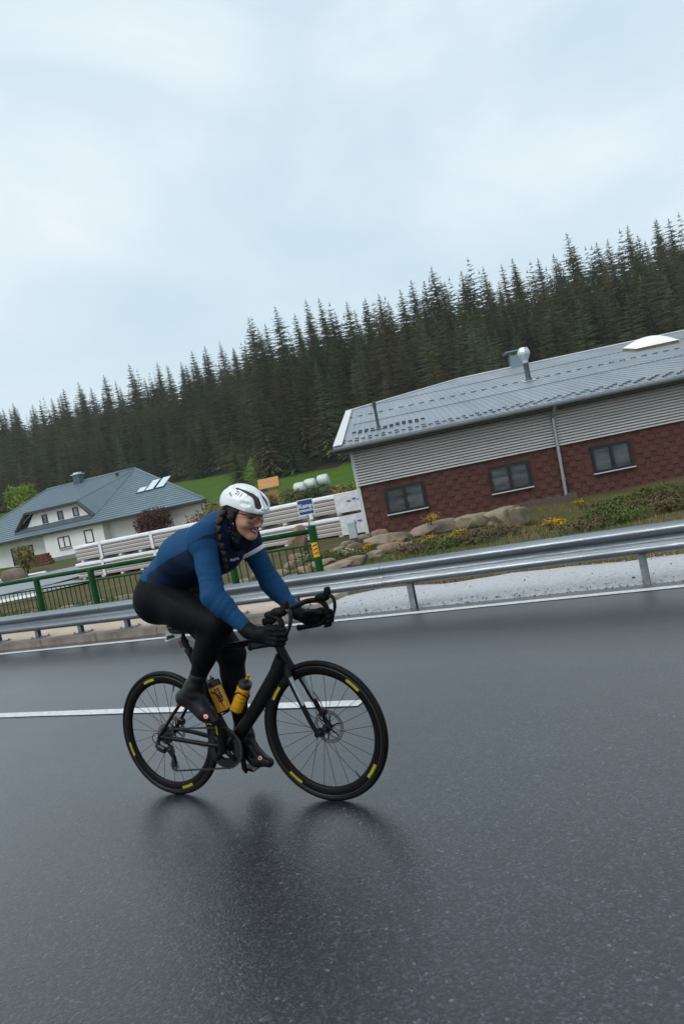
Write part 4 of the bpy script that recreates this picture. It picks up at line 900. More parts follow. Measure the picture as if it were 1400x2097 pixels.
# ---- frame: down tube, head tube, top tube, seat tube, chain stays, seat stays as one welded part
fr = MB()
HD = (HTB - HTT).normalized()
fr.tube([HTT - HD * .004, lerp(HTT, HTB, .3), lerp(HTT, HTB, .7), HTB], [.024, .0235, .026, .030], 20, flat=((0, 1, 0), .85))
fr.tube([lerp(HTB, HTT, .32) + V((-.008, 0, 0)), V((.77, 0, .615)), V((.62, 0, .462)), V((.50, 0, .345)), BB + V((.01, 0, .006))], [.044, .042, .036, .034, .037], 20, flat=((0, 1, 0), .82))
fr.tube([lerp(HTT, HTB, .12), V((.68, 0, .792)), V((.45, 0, .776)), V((.262, 0, .752))], [.024, .018, .0155, .016], 18, flat=((0, 1, 0), 1.15))
ST = V((.238, 0, .775))
fr.tube([BB, lerp(BB, ST, .3), lerp(BB, ST, .7), ST], [.032, .022, .020, .019], 18, flat=((0, 1, 0), .8))
for s in (-1, 1):
    fr.tube([BB + V((-.005, s * .028, 0)), V((.30, s * .044, .288)), V((.14, s * .058, .316)), V((0, s * .064, WR - .002))], [.017, .0125, .0115, .010], 12)
    fr.tube([V((.292, s * .014, .608)), V((.25, s * .03, .585)), V((.12, s * .052, .47)), V((.0, s * .064, WR + .008))], [.0115, .0085, .0085, .009], 12)
    fr.lathe([(.016, -.006), (.016, .006)], (0, s * .064, WR), (0, 1, 0), 16)
fr.lathe([(.030, -.043), (.031, -.035), (.031, .035), (.030, .043)], BB, (0, 1, 0), 24)
frame = fr.build('frame', carbon, BK, auto=50)
cl = MB(); cl.tube([lerp(BB, ST, .985), ST + (ST - BB).normalized() * .012], .0215, 18); cl.build('seat_clamp', alloy_k, frame, auto=40)
rs = MB(); rs.tube([V((.167, -.0555, .518)), V((.150, -.057, .502))], .0092, 12); rs.build('frame_decal', mat('decal_red', (.28, .02, .015), .4), frame)
# ---- fork
fk = MB()
fk.tube([HTB + HD * -.002, HTB + HD * .022], [.030, .031], 18, flat=((0, 1, 0), 1.0))
FP = lambda s, t: [HTB + HD * .012 + V((.004, s * .026, 0)), V((.878, s * .043, .60)), V((.918, s * .051, .505)), V((.958, s * .056, .405)), V((WB, s * .058, WR))][t]
for s in (-1, 1):
    fk.tube([FP(s, i) for i in range(5)], [.022, .0185, .0155, .0125, .0105], 14, flat=((0, 1, 0), .72))
    fk.lathe([(.014, -.007), (.014, .007)], (WB, s * .058, WR), (0, 1, 0), 16)
fork = fk.build('fork', carbon, BK, auto=50)
for s in (-1, 1):
    d_ = MB(); pts = [lerp(FP(s, 1), FP(s, 2), t) for t in (-.1, .3, .65, 1.0, 1.3)]
    tg = (FP(s, 2) - FP(s, 1)).normalized(); pf = V((-tg.z, 0, tg.x)); pf = pf if pf.x > 0 else -pf; rr_ = [.0192, .0178, .0168, .0156, .0148]
    d_.loft([[p + pf * ((rr_[i] + .0012) * math.cos(R(a))) - V((0, (.72 * rr_[i] + .0012) * math.sin(R(a)), 0)) for a in (-5, 15, 35, 55, 70)] for i, p in enumerate(pts)], cap=False, closed=False); d_.build('fork_decal', grey_dec, fork)
# ---- cockpit
cp = MB(); SD = (HTT - HTB).normalized(); top = HTT + SD * .085
cp.tube([HTT, top], .0185, 18); cp.build('headset_spacer', alloy_k, BK, smooth=False)
sm = MB(); sm.tube([top + SD * .012 + V((-.018, 0, 0)), top + SD * .008 + V((.03, 0, .012)), V((.872, 0, .926)), V((.912, 0, .938))], [.022, .021, .019, .017], 16, flat=((0, 1, 0), 1.1)); sm.build('stem', carbon, BK, auto=50)
BAR = [(.912, 0, .938), (.910, .10, .940), (.903, .155, .941), (.912, .188, .941), (.935, .199, .940), (.965, .202, .935), (.990, .204, .915), (.998, .206, .888), (.992, .208, .858), (.972, .210, .832), (.935, .212, .816), (.885, .213, .810), (.812, .214, .806)]
hbm = MB(); full = [V((x, -y, z)) for x, y, z in BAR[::-1]] + [V(q) for q in BAR[1:]]
hpath = smooth_path(full, 4)
hbar = MB().tube(hpath, [.0138 if abs(p.y) > .06 else .0120 for p in hpath], 12, flat=None).build('handlebar', tape, BK, smooth=True)
for s in (-1, 1):
    e_ = MB(); e_.lathe([(.0165, 0), (.0165, .008), (.012, .012), (0, .012)], (.812, s * .214, .806), (-1, 0, -.06), 14); e_.build('end_plug', blk_rub, hbar)
    h = MB(); h.tube(smooth_path([(.948, s * .2, .944), (.975, s * .201, .951), (1.0, s * .199, .951), (1.012, s * .197, .953), (1.023, s * .195, .970), (1.027, s * .194, .992), (1.027, s * .194, 1.001)], 3), [.0145, .018, .0205, .022, .0225, .023, .023, .0225, .022, .0215, .021, .0205, .020, .0195, .0185, .0175, .0155, .0125, .007], 14, flat=((0, 1, 0), .82))
    hood = h.build('brake_hood', mat('hood_rubber', (.004, .004, .005), .5, bump=.15, bscale=260, spec=.16), BK, smooth=True)
    l = MB(); l.tube(smooth_path([(1.025, s * .196, .958), (1.047, s * .2, .945), (1.05, s * .205, .915), (1.04, s * .210, .88), (1.02, s * .214, .85), (.999, s * .218, .824), (.992, s * .22, .818)], 3), [.010] * 4 + [.0085] * 5 + [.0075] * 5 + [.007] * 3 + [.006, .004], 10, flat=((0, 1, 0), 1.15))
    l.build('brake_lever', alloy_k, hood, smooth=True)
# ---- brake calipers
for nm, c in (('front', V((.972, .047, .412))), ('rear', V((.055, .047, .385)))):
    b = MB(); b.box(c, (.045, .03, .034), Matrix.Rotation(R(-60 if nm == 'front' else 20), 3, 'Y'), bev=.006); b.lathe([(.011, 0), (.011, .006)], c + V((0, .016, 0)), (0, 1, 0), 14); b.build('brake_caliper', alloy_k, BK)
hs = MB(); hs.tube(smooth_path([(.968, .056, .43), (.955, .066, .46), (.93, .06, .51)], 4), .0025, 6); hs.build('brake_hose', blk_rub, BK, smooth=True)
# ---- drivetrain
def gear(r0, r1, teeth, y, w=.0022, th=.004):
    b = MB(); n = teeth * 4; o_, i_ = [], []
    for k in range(n):
        a = 2 * math.pi * k / n; r_ = r1 + (th if k % 4 in (1, 2) else 0); o_.append((r_ * math.cos(a), y, r_ * math.sin(a))); i_.append((r0 * math.cos(a), y, r0 * math.sin(a)))
    o2 = [(x, y - w, z) for x, _, z in o_]; i2 = [(x, y - w, z) for x, _, z in i_]
    b.loft([i_, o_, o2, i2, i_], cap=False); return b
cass = MB()
for k in range(11):
    r_ = .056 - k * .0036; g = gear(.014, r_ - .002, 10 + 2 * (11 - k), -.026 - k * .0036); cass.add(g.v, g.f)
co = cass.build('cassette', steel, BK); co.location = (0, 0, WR)
cr_ = gear(.066, .1035, 52, -.046); cr_.loft([[(.0, 0, 0)]] * 1, cap=False) if False else None
big = cr_.build('chainring', alloy_k, BK); big.location = BB
sm_ = gear(.055, .070, 36, -.039).build('chainring', alloy_k, BK); sm_.location = BB
spd = MB()
for k in range(4):
    a = R(42 + 90 * k); p = V((.088 * math.cos(a), -.051, .088 * math.sin(a)))
    spd.tube([(0, -.058, 0), p * .6 + V((0, -.022, 0)), p], [.020, .015, .010], 8, flat=((0, 1, 0), .5))
sp_ = spd.build('chainring_spider', carbon, BK, smooth=True); sp_.location = BB
CA = R(90.5)
for s in (-1, 1):
    a = CA if s < 0 else CA + math.pi; tip = V((.170 * math.cos(a), s * .078, .170 * math.sin(a)))
    c_ = MB(); c_.tube([V((-.024 * math.cos(a), s * .064, -.024 * math.sin(a))), V((0, s * .066, 0)), tip * .5 + V((0, s * .034, 0)), tip * .93 + V((0, s * .004, 0)), tip * 1.06], [.017, .025, .018, .016, .010], 14, flat=((0, 1, 0), .55))
    crank = c_.build('crank_arm', carbon, BK, auto=55); crank.location = BB
    st = MB(); st.box(tip * .62 + V((0, s * .028 + s * .0075, 0)), (.006, .004, .05)); 
    st.build('crank_decal', yel_dec, crank)
    pd = MB(); px = BB + tip
    pd.tube([px + V((0, s * .0, 0)), px + V((0, s * .062, 0))], .008, 10); pd.box(px + V((0, s * .045, 0)), (.085, .058, .014), Matrix.Rotation(R(32 if s < 0 else 12), 3, 'Y'), bev=.006)
    pdl = pd.build('pedal', carbon, BK)
    pe = MB(); pe.box(px + V((.012, s * .0762, 0)), (.05, .003, .009), Matrix.Rotation(R(32 if s < 0 else 12), 3, 'Y')); pe.box(px + V((.035, s * .045, -.004)), (.014, .05, .013), Matrix.Rotation(R(32 if s < 0 else 12), 3, 'Y')); pe.build('pedal_decal', yel_dec, pdl)
def chain_run(b, pts):
    pts = [V(p) for p in pts]; L_ = [0]
    for i in range(1, len(pts)): L_.append(L_[-1] + (pts[i] - pts[i - 1]).length)
    n = int(L_[-1] / .0127)
    for k in range(n):
        d0 = L_[-1] * (k + .5) / n; i = max(j for j in range(len(pts) - 1) if L_[j] <= d0); t = (d0 - L_[i]) / (L_[i + 1] - L_[i]); p = lerp(pts[i], pts[i + 1], t); d = (pts[i + 1] - pts[i]).normalized()
        rot = d.to_track_quat('X', 'Z').to_matrix(); w = .0058 if k % 2 else .0036
        b.box(p + V((0, w / 2 + .0006, 0)), (.0135, .0011, .0082 if k % 2 else .0068), rot); b.box(p - V((0, w / 2 + .0006, 0)), (.0135, .0011, .0082 if k % 2 else .0068), rot)
        b.box(p + d * .0063, (.0062, w, .0062), rot)
ch = MB(); yc = -.047; RC_ = .1055
arc = [(BB.x + RC_ * math.cos(R(a)), yc, BB.z + RC_ * math.sin(R(a))) for a in range(86, -95, -9)]
casr = .034; carc = [(casr * math.cos(R(a)), -.046, WR + casr * math.sin(R(a))) for a in (95, 125, 160, 195, 230, 262)]
J1 = V((.034, -.05, .262)); J2 = V((.052, -.05, .172))
chain_run(ch, carc[::-1] + arc + [(J2.x + .002, -.049, J2.z - .024), (J2.x - .02, -.05, J2.z - .012), (J2.x - .022, -.05, J2.z + .01), (J1.x + .026, -.05, J1.z - .01), (J1.x + .022, -.05, J1.z + .016), (J1.x, -.049, J1.z + .026), carc[-1]])
cho = ch.build('chain', chain_m, BK); cho['kind'] = 'stuff'
rd = MB()
rd.tube([(-.004, -.072, WR - .004), (-.012, -.078, .315), (-.014, -.082, .292)], [.012, .011, .012], 10)
rd.box((.012, -.084, .279), (.062, .026, .036), Matrix.Rotation(R(22), 3, 'Y'), bev=.008); rd.box((-.014, -.084, .296), (.03, .022, .03), bev=.008)
rdo = rd.build('rear_derailleur', alloy_k, BK)
cg = MB()
for y in (-.0435, -.0565): cg.tube([J1 + V((0, y + .05, 0)), lerp(J1, J2, .5) + V((.012, y + .05, 0)), J2 + V((0, y + .05, 0))], [.014, .010, .013], 8, flat=((0, 1, 0), .14))
cg.build('derailleur_cage', alloy_k, rdo)
for j in (J1, J2):
    g = gear(.006, .019, 11, 0, .0025, .004); q = g.build('pulley', mat('pulley_dark', (.03, .03, .03), .5), rdo); q.location = j
cbl = MB(); cbl.tube(smooth_path([(.02, -.06, .345), (-.03, -.075, .36), (-.045, -.082, .33), (-.02, -.085, .305)], 5), .002, 6); cbl.build('shift_cable', blk_rub, rdo, smooth=True)
# ---- seatpost and saddle
TD = (ST - BB).normalized(); SP = ST + TD * .105
sp2 = MB(); sp2.tube([ST, SP], .0165, 16, flat=((0, 1, 0), .8)); sp2.box(SP + V((.004, 0, .01)), (.05, .045, .03), bev=.008); sp2.build('seatpost', carbon, BK, auto=50)
sd = MB(); rings = []
for t, hw, h in ((0, .010, .020), (.02, .05, .032), (.05, .068, .036), (.09, .066, .036), (.14, .044, .034), (.19, .027, .030), (.235, .021, .026), (.262, .015, .018), (.27, .004, .008)):
    z = .922 + (.010 if t < .05 else 0) - .012 * math.sin(math.pi * min(1, t / .27)); rings.append([(.135 + t, hw * math.cos(a), z - h * .5 + h * .5 * math.sin(a) * (1 if math.sin(a) > 0 else 1.4)) for a in [2 * math.pi * k / 16 for k in range(16)]])
sd.loft(rings); saddle = sd.build('saddle', mat('saddle_cover', (.014, .014, .015), .5, bump=.1, bscale=200), BK, smooth=True)
rl = MB()
for s in (-1, 1): rl.tube(smooth_path([(.155, s * .03, .909), (.18, s * .024, .890), (.27, s * .022, .886), (.34, s * .012, .905)], 4), .0036, 8)
rl.build('saddle_rail', steel, saddle, smooth=True)
# ---- race number plate and lamp behind the seatpost
def shp(p): return tuple((q[0] + .018, q[1], q[2] - .010) for q in p)
pl = MB(); pl.prism(shp([(.118, -.055, .852), (.118, .05, .852), (.140, .05, .925), (.140, -.055, .925)]), (-.002, 0, .0006))
pl.prism(shp([(.118, -.056, .852), (.140, -.056, .925), (.228, -.03, .917), (.212, -.03, .866)]), (0, -.002, 0)); plo = pl.build('number_plate', white_pl, BK)
q = MB(); q.prism(shp([(.132, -.0582, .862), (.140, -.0585, .882), (.176, -.048, .886), (.18, -.047, .870)]), (0, -.0008, 0)); q.build('plate_mark', ink, plo)
lm = MB(); lm.tube([SP + TD * -.045 + V((-.026, 0, 0)), SP + TD * -.085 + V((-.028, 0, 0))], [.014, .013], 12); lm.build('tail_lamp', mat('lamp_lens_red', (.06, .008, .006), .2, coat=.5), BK, auto=40)
sb = MB(); sb.tube([SP + TD * -.05, SP + TD * -.062], .0195, 14); sb.build('lamp_strap', blk_rub, BK)
# ---- bottle cages
for (a, d, y0) in ((V((.487, 0, .452)), V((.54, 0, .842)).normalized(), 1), (V((.413, 0, .447)), V((-.30, 0, .954)).normalized(), -1)):
    perp = V((d.z, 0, -d.x)) * (1 if y0 > 0 else -1)
    b = MB()
    for s in (-1, 1):
        b.tube(smooth_path([a + perp * .04 + d * .10 + V((0, s * .012, 0)), a + d * .115 + V((0, s * .038, 0)), a - perp * .026 + d * .075 + V((0, s * .03, 0)), a - perp * .012 + d * .0 + V((0, s * .022, 0)), a + perp * .03 - d * .012 + V((0, s * .012, 0))], 5), .0034, 6)
    b.tube([a + perp * .042 - d * .015, a + perp * .042 + d * .11], .005, 8); b.tube([a - perp * .012 - d * .002 + V((0, -.022, 0)), a - perp * .02 - d * .006, a - perp * .012 - d * .002 + V((0, .022, 0))], .0034, 6)
    b.build('bottle_cage', carbon, BK, smooth=True)

# ================================================================== BOTTLES (things held in the cages)
LM = Matrix.Rotation(LEAN, 4, 'X')
yel = mat('bottle_yellow', (.62, .30, .008), .42, var=.1, vscale=20, sss=0.0)
cap_k = mat('bottle_cap_black', (.014, .014, .015), .38)
def bottle(label, a, d, kind):
    q = d.to_track_quat('Z', 'Y'); e_ = thing('water_bottle', label, 'bottle', LM @ a, (LM.to_quaternion() @ q).to_euler())
    b = MB()
    if kind == 0:
        prof = [(.020, 0), (.033, .003), (.0355, .012), (.0358, .05), (.034, .056), (.034, .06), (.0362, .066), (.0362, .074), (.0338, .08), (.0338, .085), (.0362, .091), (.0362, .1), (.0335, .108), (.0335, .113), (.036, .12), (.036, .132), (.031, .141)]
        b.lathe(prof, n=32); b.build('bottle_body', yel, e_, auto=40)
        c = MB(); c.lathe([(.0335, .139), (.0345, .142), (.0345, .163), (.032, .168), (.016, .174), (.0125, .176), (.0125, .186), (0, .186)], n=28); c.build('bottle_cap', cap_k, e_, auto=40)
        n_ = MB(); n_.lathe([(.0085, .186), (.0095, .19), (.0095, .202), (.011, .204), (.011, .212), (.006, .214), (0, .214)], n=16); n_.build('nozzle', yel, e_, auto=40)
        return e_
    b.lathe([(.020, 0), (.034, .003), (.037, .012), (.037, .138), (.033, .147)], n=36); b.build('bottle_body', mat('bottle_black', (.02, .02, .02), .4), e_, auto=40)
    def wrap(name, a0, a1, z0, z1, m, r_=.0374):
        w = MB(); k = 12; w.loft([[(r_ * math.cos(R(a0 + (a1 - a0) * i / k)), r_ * math.sin(R(a0 + (a1 - a0) * i / k)), z) for i in range(k + 1)] for z in (z0, z1)], cap=False, closed=False); return w.build(name, m, e_)
    cd_ = (q.inverted() @ V((.62, -.78, .1))); A0 = math.degrees(math.atan2(cd_.y, cd_.x)) - 75
    wrap('bottle_label', A0, A0 + 150, .008, .136, yel)
    lw = MB()
    def arcbar(c0, c1, z0, z1, r_=.0379): 
        k = 4; lw.loft([[(r_ * math.cos(R(A0 + c0 + (c1 - c0) * i / k)), r_ * math.sin(R(A0 + c0 + (c1 - c0) * i / k)), z0 + 0 * i) for i in range(k + 1)], [(r_ * math.cos(R(A0 + c0 + (c1 - c0) * i / k)), r_ * math.sin(R(A0 + c0 + (c1 - c0) * i / k)), z1) for i in range(k + 1)]], cap=False, closed=False)
    # pill-shaped emblem with a star burst and a line of print below
    arcbar(60, 68, .055, .125); arcbar(92, 100, .055, .125); arcbar(60, 100, .118, .126); arcbar(60, 100, .054, .062)
    for z in (.068, .082, .096, .108): arcbar(72, 88, z, z + .006)
    for k_ in range(5): arcbar(66 + 6 * k_, 108 - 4 * k_, .074 + .006 * k_, .078 + .006 * k_, .0382)
    for z in (.014, .022, .030): arcbar(74, 92, z, z + .004)
    lw.build('bottle_print', ink, e_)
    c = MB(); c.lathe([(.035, .144), (.036, .147), (.036, .165), (.031, .17), (.014, .174), (.012, .186), (0, .186)], n=28); c.build('bottle_cap', cap_k, e_, auto=40)
    n_ = MB(); n_.lathe([(.006, .186), (.007, .196), (.004, .199), (0, .199)], n=12); n_.build('nozzle', mat('nozzle_ochre', (.25, .12, .01), .4), e_)
    lp = MB(); lp.tube(smooth_path([(.02, 0, .172), (.03, 0, .182), (.04, 0, .17)], 4), .003, 6); lp.build('cap_loop', cap_k, e_)
bottle('ribbed yellow squeeze bottle with black lid on the sloping down tube', V((.487, 0, .450)), V((.54, 0, .842)).normalized(), 0)
bottle('yellow and black bottle with dark printed emblem on the seat tube', V((.413, 0, .445)), V((-.30, 0, .954)).normalized(), 1)
# ================================================================== RIDER: smooth-blended distance fields, meshed by surface nets
def npv(*a): return np.array(a, dtype=np.float32)
def sd_rc(P, a, b, r1, r2, ys=1.0):
    a = npv(*a); b = npv(*b); s = npv(1, 1 / ys, 1); Q = P * s; a = a * s; b = b * s; ba = b - a
    pa = Q - a; h = np.clip((pa @ ba) / (ba @ ba), 0, 1); return np.linalg.norm(pa - h[..., None] * ba, axis=-1) - (r1 + (r2 - r1) * h)
def sd_el(P, c, r):
    r = npv(*r); q = (P - npv(*c)); k0 = np.linalg.norm(q / r, axis=-1); k1 = np.linalg.norm(q / (r * r), axis=-1); return k0 * (k0 - 1) / np.maximum(k1, 1e-6)
def smin(a, b, k):
    h = np.maximum(k - np.abs(a - b), 0) / k; return np.minimum(a, b) - h * h * k * .25
def seg_t(P, a, b):
    a = npv(*a); b = npv(*b); ba = b - a; return (P - a) @ ba / (ba @ ba)
def surfnet(D, org, h):
    nx, ny, nz = D.shape; inside = D < 0
    idx = np.zeros((nx - 1, ny - 1, nz - 1), np.int32); acc = np.zeros((nx - 1, ny - 1, nz - 1, 3), np.float32); cnt = np.zeros((nx - 1, ny - 1, nz - 1), np.float32)
    c = [(i, j, k) for i in (0, 1) for j in (0, 1) for k in (0, 1)]
    sl = lambda o, A: A[o[0]:nx - 1 + o[0], o[1]:ny - 1 + o[1], o[2]:nz - 1 + o[2]]
    for o in c:
        for ax_ in range(3):
            if o[ax_] == 1: continue
            o2 = list(o); o2[ax_] = 1; a, b = sl(o, D), sl(o2, D); m_ = (a < 0) != (b < 0)
            t = np.where(m_, a / np.where(m_, a - b, 1), 0)
            for q in range(3): acc[..., q] += np.where(m_, (t if q == ax_ else o[q]), 0)
            cnt += m_
    act = cnt > 0; n = int(act.sum()); idx[act] = np.arange(n)
    ijk = np.argwhere(act); V_ = (ijk + acc[act] / cnt[act][:, None]) * h + np.array(org)
    F = []
    for ax_ in range(3):
        a = [slice(None)] * 3; b = [slice(None)] * 3; a[ax_] = slice(0, -1); b[ax_] = slice(1, None)
        A = inside[tuple(a)]; B = inside[tuple(b)]; e_ = np.argwhere(A != B); fl = A[A != B]
        u_, v_ = [q for q in range(3) if q != ax_]
        ok = (e_[:, u_] > 0) & (e_[:, v_] > 0) & (e_[:, u_] < D.shape[u_] - 1) & (e_[:, v_] < D.shape[v_] - 1); e_ = e_[ok]; fl = fl[ok]
        def gi(du, dv): q = e_.copy(); q[:, u_] += du; q[:, v_] += dv; return idx[q[:, 0], q[:, 1], q[:, 2]]
        quad = np.stack([gi(-1, -1), gi(0, -1), gi(0, 0), gi(-1, 0)], 1)
        if ax_ == 1: fl = ~fl
        quad[~fl] = quad[~fl][:, ::-1]; F.append(quad)
    return V_, np.concatenate(F)
def field_mesh(name, fn, lo, hi, h, mats, parent, fmat=None, relax=1):
    xs_ = [np.arange(lo[i], hi[i] + h, h, dtype=np.float32) for i in range(3)]
    P = np.stack(np.meshgrid(*xs_, indexing='ij'), -1); D = fn(P); Vv, F = surfnet(D, lo, h)
    for _ in range(relax):      # light relaxation that hides the sampling grid
        s_ = np.zeros_like(Vv); c_ = np.zeros(len(Vv))
        for k in range(4): np.add.at(s_, F[:, k], Vv[F[:, (k + 1) % 4]]); np.add.at(s_, F[:, k], Vv[F[:, (k + 3) % 4]]); np.add.at(c_, F[:, k], 2)
        Vv = Vv * .5 + s_ / np.maximum(c_, 1)[:, None] * .5
    me = bpy.data.meshes.new(name); me.vertices.add(len(Vv)); me.vertices.foreach_set('co', Vv.astype(np.float32).ravel())
    me.loops.add(len(F) * 4); me.loops.foreach_set('vertex_index', F.astype(np.int32).ravel()); me.polygons.add(len(F))
    me.polygons.foreach_set('loop_start', np.arange(0, len(F) * 4, 4, dtype=np.int32)); me.polygons.foreach_set('use_smooth', np.ones(len(F), bool))
    for m_ in mats: me.materials.append(m_)
    if fmat is not None: me.polygons.foreach_set('material_index', fmat(Vv[F].mean(1).astype(np.float32)).astype(np.int32))
    me.update(calc_edges=True); me.validate()
    return link(name, me, parent)
def conform(pts, fn, n, back=.06, off=.0012, steps=40):
    """march points along -n onto the surface of field fn"""
    n = npv(*n); n = n / np.linalg.norm(n); P = np.array(pts, np.float32) + n * back
    for _ in range(steps): P = P - n * (np.clip(fn(P) - off, -.01, .03) * .8)[:, None]
    return P
def conform_mesh(me, fn, n, off=.0012):
    co = np.empty(len(me.vertices) * 3, np.float32); me.vertices.foreach_get('co', co); P = conform(co.reshape(-1, 3), fn, n, off=off); me.vertices.foreach_set('co', P.ravel()); me.update()
def patch(name, poly, c, u, v, fn, n, m, parent, off=.0012, div=6):
    """small flat print laid on the surface: star-subdivided polygon in the (u, v) plane"""
    c = V(c); u = V(u).normalized(); v = V(v).normalized(); b = MB(); k = len(poly); cx0 = sum(p[0] for p in poly) / k; cy0 = sum(p[1] for p in poly) / k
    pts = [c + u * cx0 + v * cy0]
    for r_ in range(1, div + 1):
        for p in poly: t = r_ / div; pts.append(c + u * (cx0 + (p[0] - cx0) * t) + v * (cy0 + (p[1] - cy0) * t))
    f = [(0, 1 + i, 1 + (i + 1) % k) for i in range(k)]
    for r_ in range(1, div):
        for i in range(k): a, b2 = 1 + (r_ - 1) * k + i, 1 + (r_ - 1) * k + (i + 1) % k; f.append((a, a + k, b2 + k, b2))
    b.add([tuple(q) for q in conform([tuple(p) for p in pts], fn, n, off=off)], f); return b.build(name, m, parent, smooth=True)
def circle(r_, n=16, sx=1, sy=1): return [(r_ * sx * math.cos(2 * math.pi * i / n), r_ * sy * math.sin(2 * math.pi * i / n)) for i in range(n)]

PE = thing('person', 'cyclist in blue jacket, black tights and white helmet riding in the drops', 'person', (0, 0, 0), (LEAN, 0, 0))
blue = mat('jacket_blue', (.006, .075, .235), .62, vscale=14, col2=(.004, .058, .19), bump=.25, bscale=120, spec=.3, sheen=.15)
navy = mat('jacket_navy', (.0035, .012, .045), .65, var=.25, vscale=14, bump=.25, bscale=120, spec=.25)
blackc = mat('tights_black', (.0030, .0030, .0045), .6, var=.3, vscale=25, bump=.12, bscale=240, spec=.10)
glove_m = mat('glove_black', (.0025, .0025, .0032), .55, var=.3, vscale=60, bump=.2, bscale=260, spec=.14)
shoe_m = mat('shoe_cover_wet', (.0025, .0025, .0034), .28, var=.4, vscale=22, bump=.07, bscale=40, spec=.32)
skin = mat('skin', (.56, .30, .21), .5, vscale=40, col2=(.50, .25, .17), bump=.05, bscale=300, sss=.15, spec=.35)
lip_m = mat('lips', (.30, .085, .07), .4)
hair_m = mat('hair_dark', (.010, .007, .006), .45, var=.5, vscale=50, bump=.5, bscale=90, stretch=(1, 1, 4), spec=.4)
gait_m = mat('gaiter_black', (.006, .007, .010), .6, var=.3, vscale=50, bump=.2, bscale=160, spec=.15)

# ---- joints (measured on the photograph's bike plane)
SHR, ELR, WRR = (.592, -.160, 1.348), (.655, -.232, 1.062), (.806, -.203, .878)
SHL, ELL, WRL = (.612, .160, 1.318), (.672, .228, 1.055), (.812, .203, .890)
HIPR, KNR, ANR = (.190, -.092, 1.062), (.562, -.122, .912), (.340, -.126, .605)
HIPL, KNL, ANL = (.190, .092, 1.055), (.418, .118, .712), (.405, .122, .305)
def f_torso(P):
    d = sd_rc(P, (.19, 0, 1.165), (.36, 0, 1.272), .112, .122, 1.32)
    d = smin(d, sd_rc(P, (.36, 0, 1.272), (.545, 0, 1.315), .124, .118, 1.30), .06)
    d = smin(d, sd_el(P, (.50, 0, 1.235), (.14, .135, .085)), .07)          # chest
    d = smin(d, sd_rc(P, (.56, 0, 1.372), SHR, .066, .062), .07)
    d = smin(d, sd_rc(P, (.57, 0, 1.358), SHL, .066, .062), .07)
    d = smin(d, sd_rc(P, (.58, 0, 1.375), (.655, 0, 1.385), .078, .074), .05)
    return d
def f_arm(P, sh, el, wr, wk):
    up = sd_rc(P, sh, el, .0605, .048); fo = sd_rc(P, el, wr, .0485, .0315)
    mid = tuple(el[i] + (wr[i] - el[i]) * .28 for i in range(3))
    d = smin(up, fo, .035); d = smin(d, np.linalg.norm(P - npv(*mid), axis=-1) - .046, .03)
    t = seg_t(P, sh, el); t2 = seg_t(P, el, wr); ph = P[..., 1] * 40 + P[..., 0] * 25 + wk
    w1 = np.exp(-((t - .72) / .32) ** 2) * np.sin(t * 46 + 2.6 * np.sin(ph * .6) + 1.5 * np.sin(t * 17)) ; w2 = np.exp(-((t2 - .35) / .45) ** 2) * np.sin(t2 * 40 + 1.6 * np.sin(ph * .7 + 1))
    return d - np.where(np.abs(d) < .05, .0010 * w1 + .0010 * w2, 0)
def f_upper(P):
    d = f_torso(P)
    d = smin(d, f_arm(P, SHR, ELR, WRR, 0.0), .045); d = smin(d, f_arm(P, SHL, ELL, WRL, 2.0), .045)
    # cloth folds: gathering at the waist and from armpit to chest
    x, y, z = P[..., 0], P[..., 1], P[..., 2]
    s_ = x * .85 + z * .55; fold = np.sin(s_ * 62 + 2.2 * np.sin(y * 13) + 1.3 * np.sin(z * 21)) * np.exp(-((x - .27) / .16) ** 2) * .0026
    fold += np.sin((x * .5 - z) * 55 + y * 22) * np.exp(-(((x - .56) / .07) ** 2 + ((z - 1.26) / .09) ** 2)) * .003
    return d - fold
def f_leg(P, hip, kn, an, front):
    d = sd_rc(P, hip, kn, .112, .066)
    m1 = tuple(hip[i] + (kn[i] - hip[i]) * .45 for i in range(3)); d = smin(d, sd_rc(P, m1, kn, .092, .062), .05)
    d = smin(d, sd_rc(P, kn, an, .060, .040), .03)
    v = npv(*an) - npv(*kn); v = v / np.linalg.norm(v); back = npv(v[2], 0, -v[0]); back = back if back[0] < 0 else -back
    c1 = npv(*kn) + v * .10 + back * .018; c2 = npv(*kn) + v * .19 + back * .014
    d = smin(d, sd_rc(P, tuple(c1), tuple(c2), .056, .050), .05)
    return smin(d, np.linalg.norm(P - (npv(*kn) + npv(.012, 0, .006)), axis=-1) - .060, .03)
def f_pelvis(P):
    d = sd_el(P, (.165, 0, 1.10), (.13, .152, .125))
    for s in (-1, 1): d = smin(d, np.linalg.norm(P - npv(.147, s * .078, 1.070), axis=-1) - .119, .06)
    return smin(d, sd_rc(P, (.17, 0, 1.14), (.27, 0, 1.21), .112, .108, 1.3), .06)
def f_lower(P):
    d = f_pelvis(P); r_ = f_leg(P, HIPR, KNR, ANR, 1); l_ = f_leg(P, HIPL, KNL, ANL, 0)
    d = smin(smin(d, r_, .05), l_, .05)
    x, z = P[..., 0], P[..., 2]
    f = np.sin((x * .6 + z) * 80 + P[..., 1] * 30) * np.exp(-(((x - .36) / .07) ** 2 + ((z - 1.09) / .07) ** 2)) * .0022 + np.sin((x - z) * 75) * np.exp(-(((x - .5) / .05) ** 2 + ((z - .90) / .05) ** 2)) * .002
    return d - f
def half(P, p, n): n = npv(*n); n = n / np.linalg.norm(n); return -((P - npv(*p)) @ n)
HEM_P, HEM_N = (.045, 0, 1.238), (.43, 0, .90)
def vsub(a, b): return tuple(a[i] - b[i] for i in range(3))
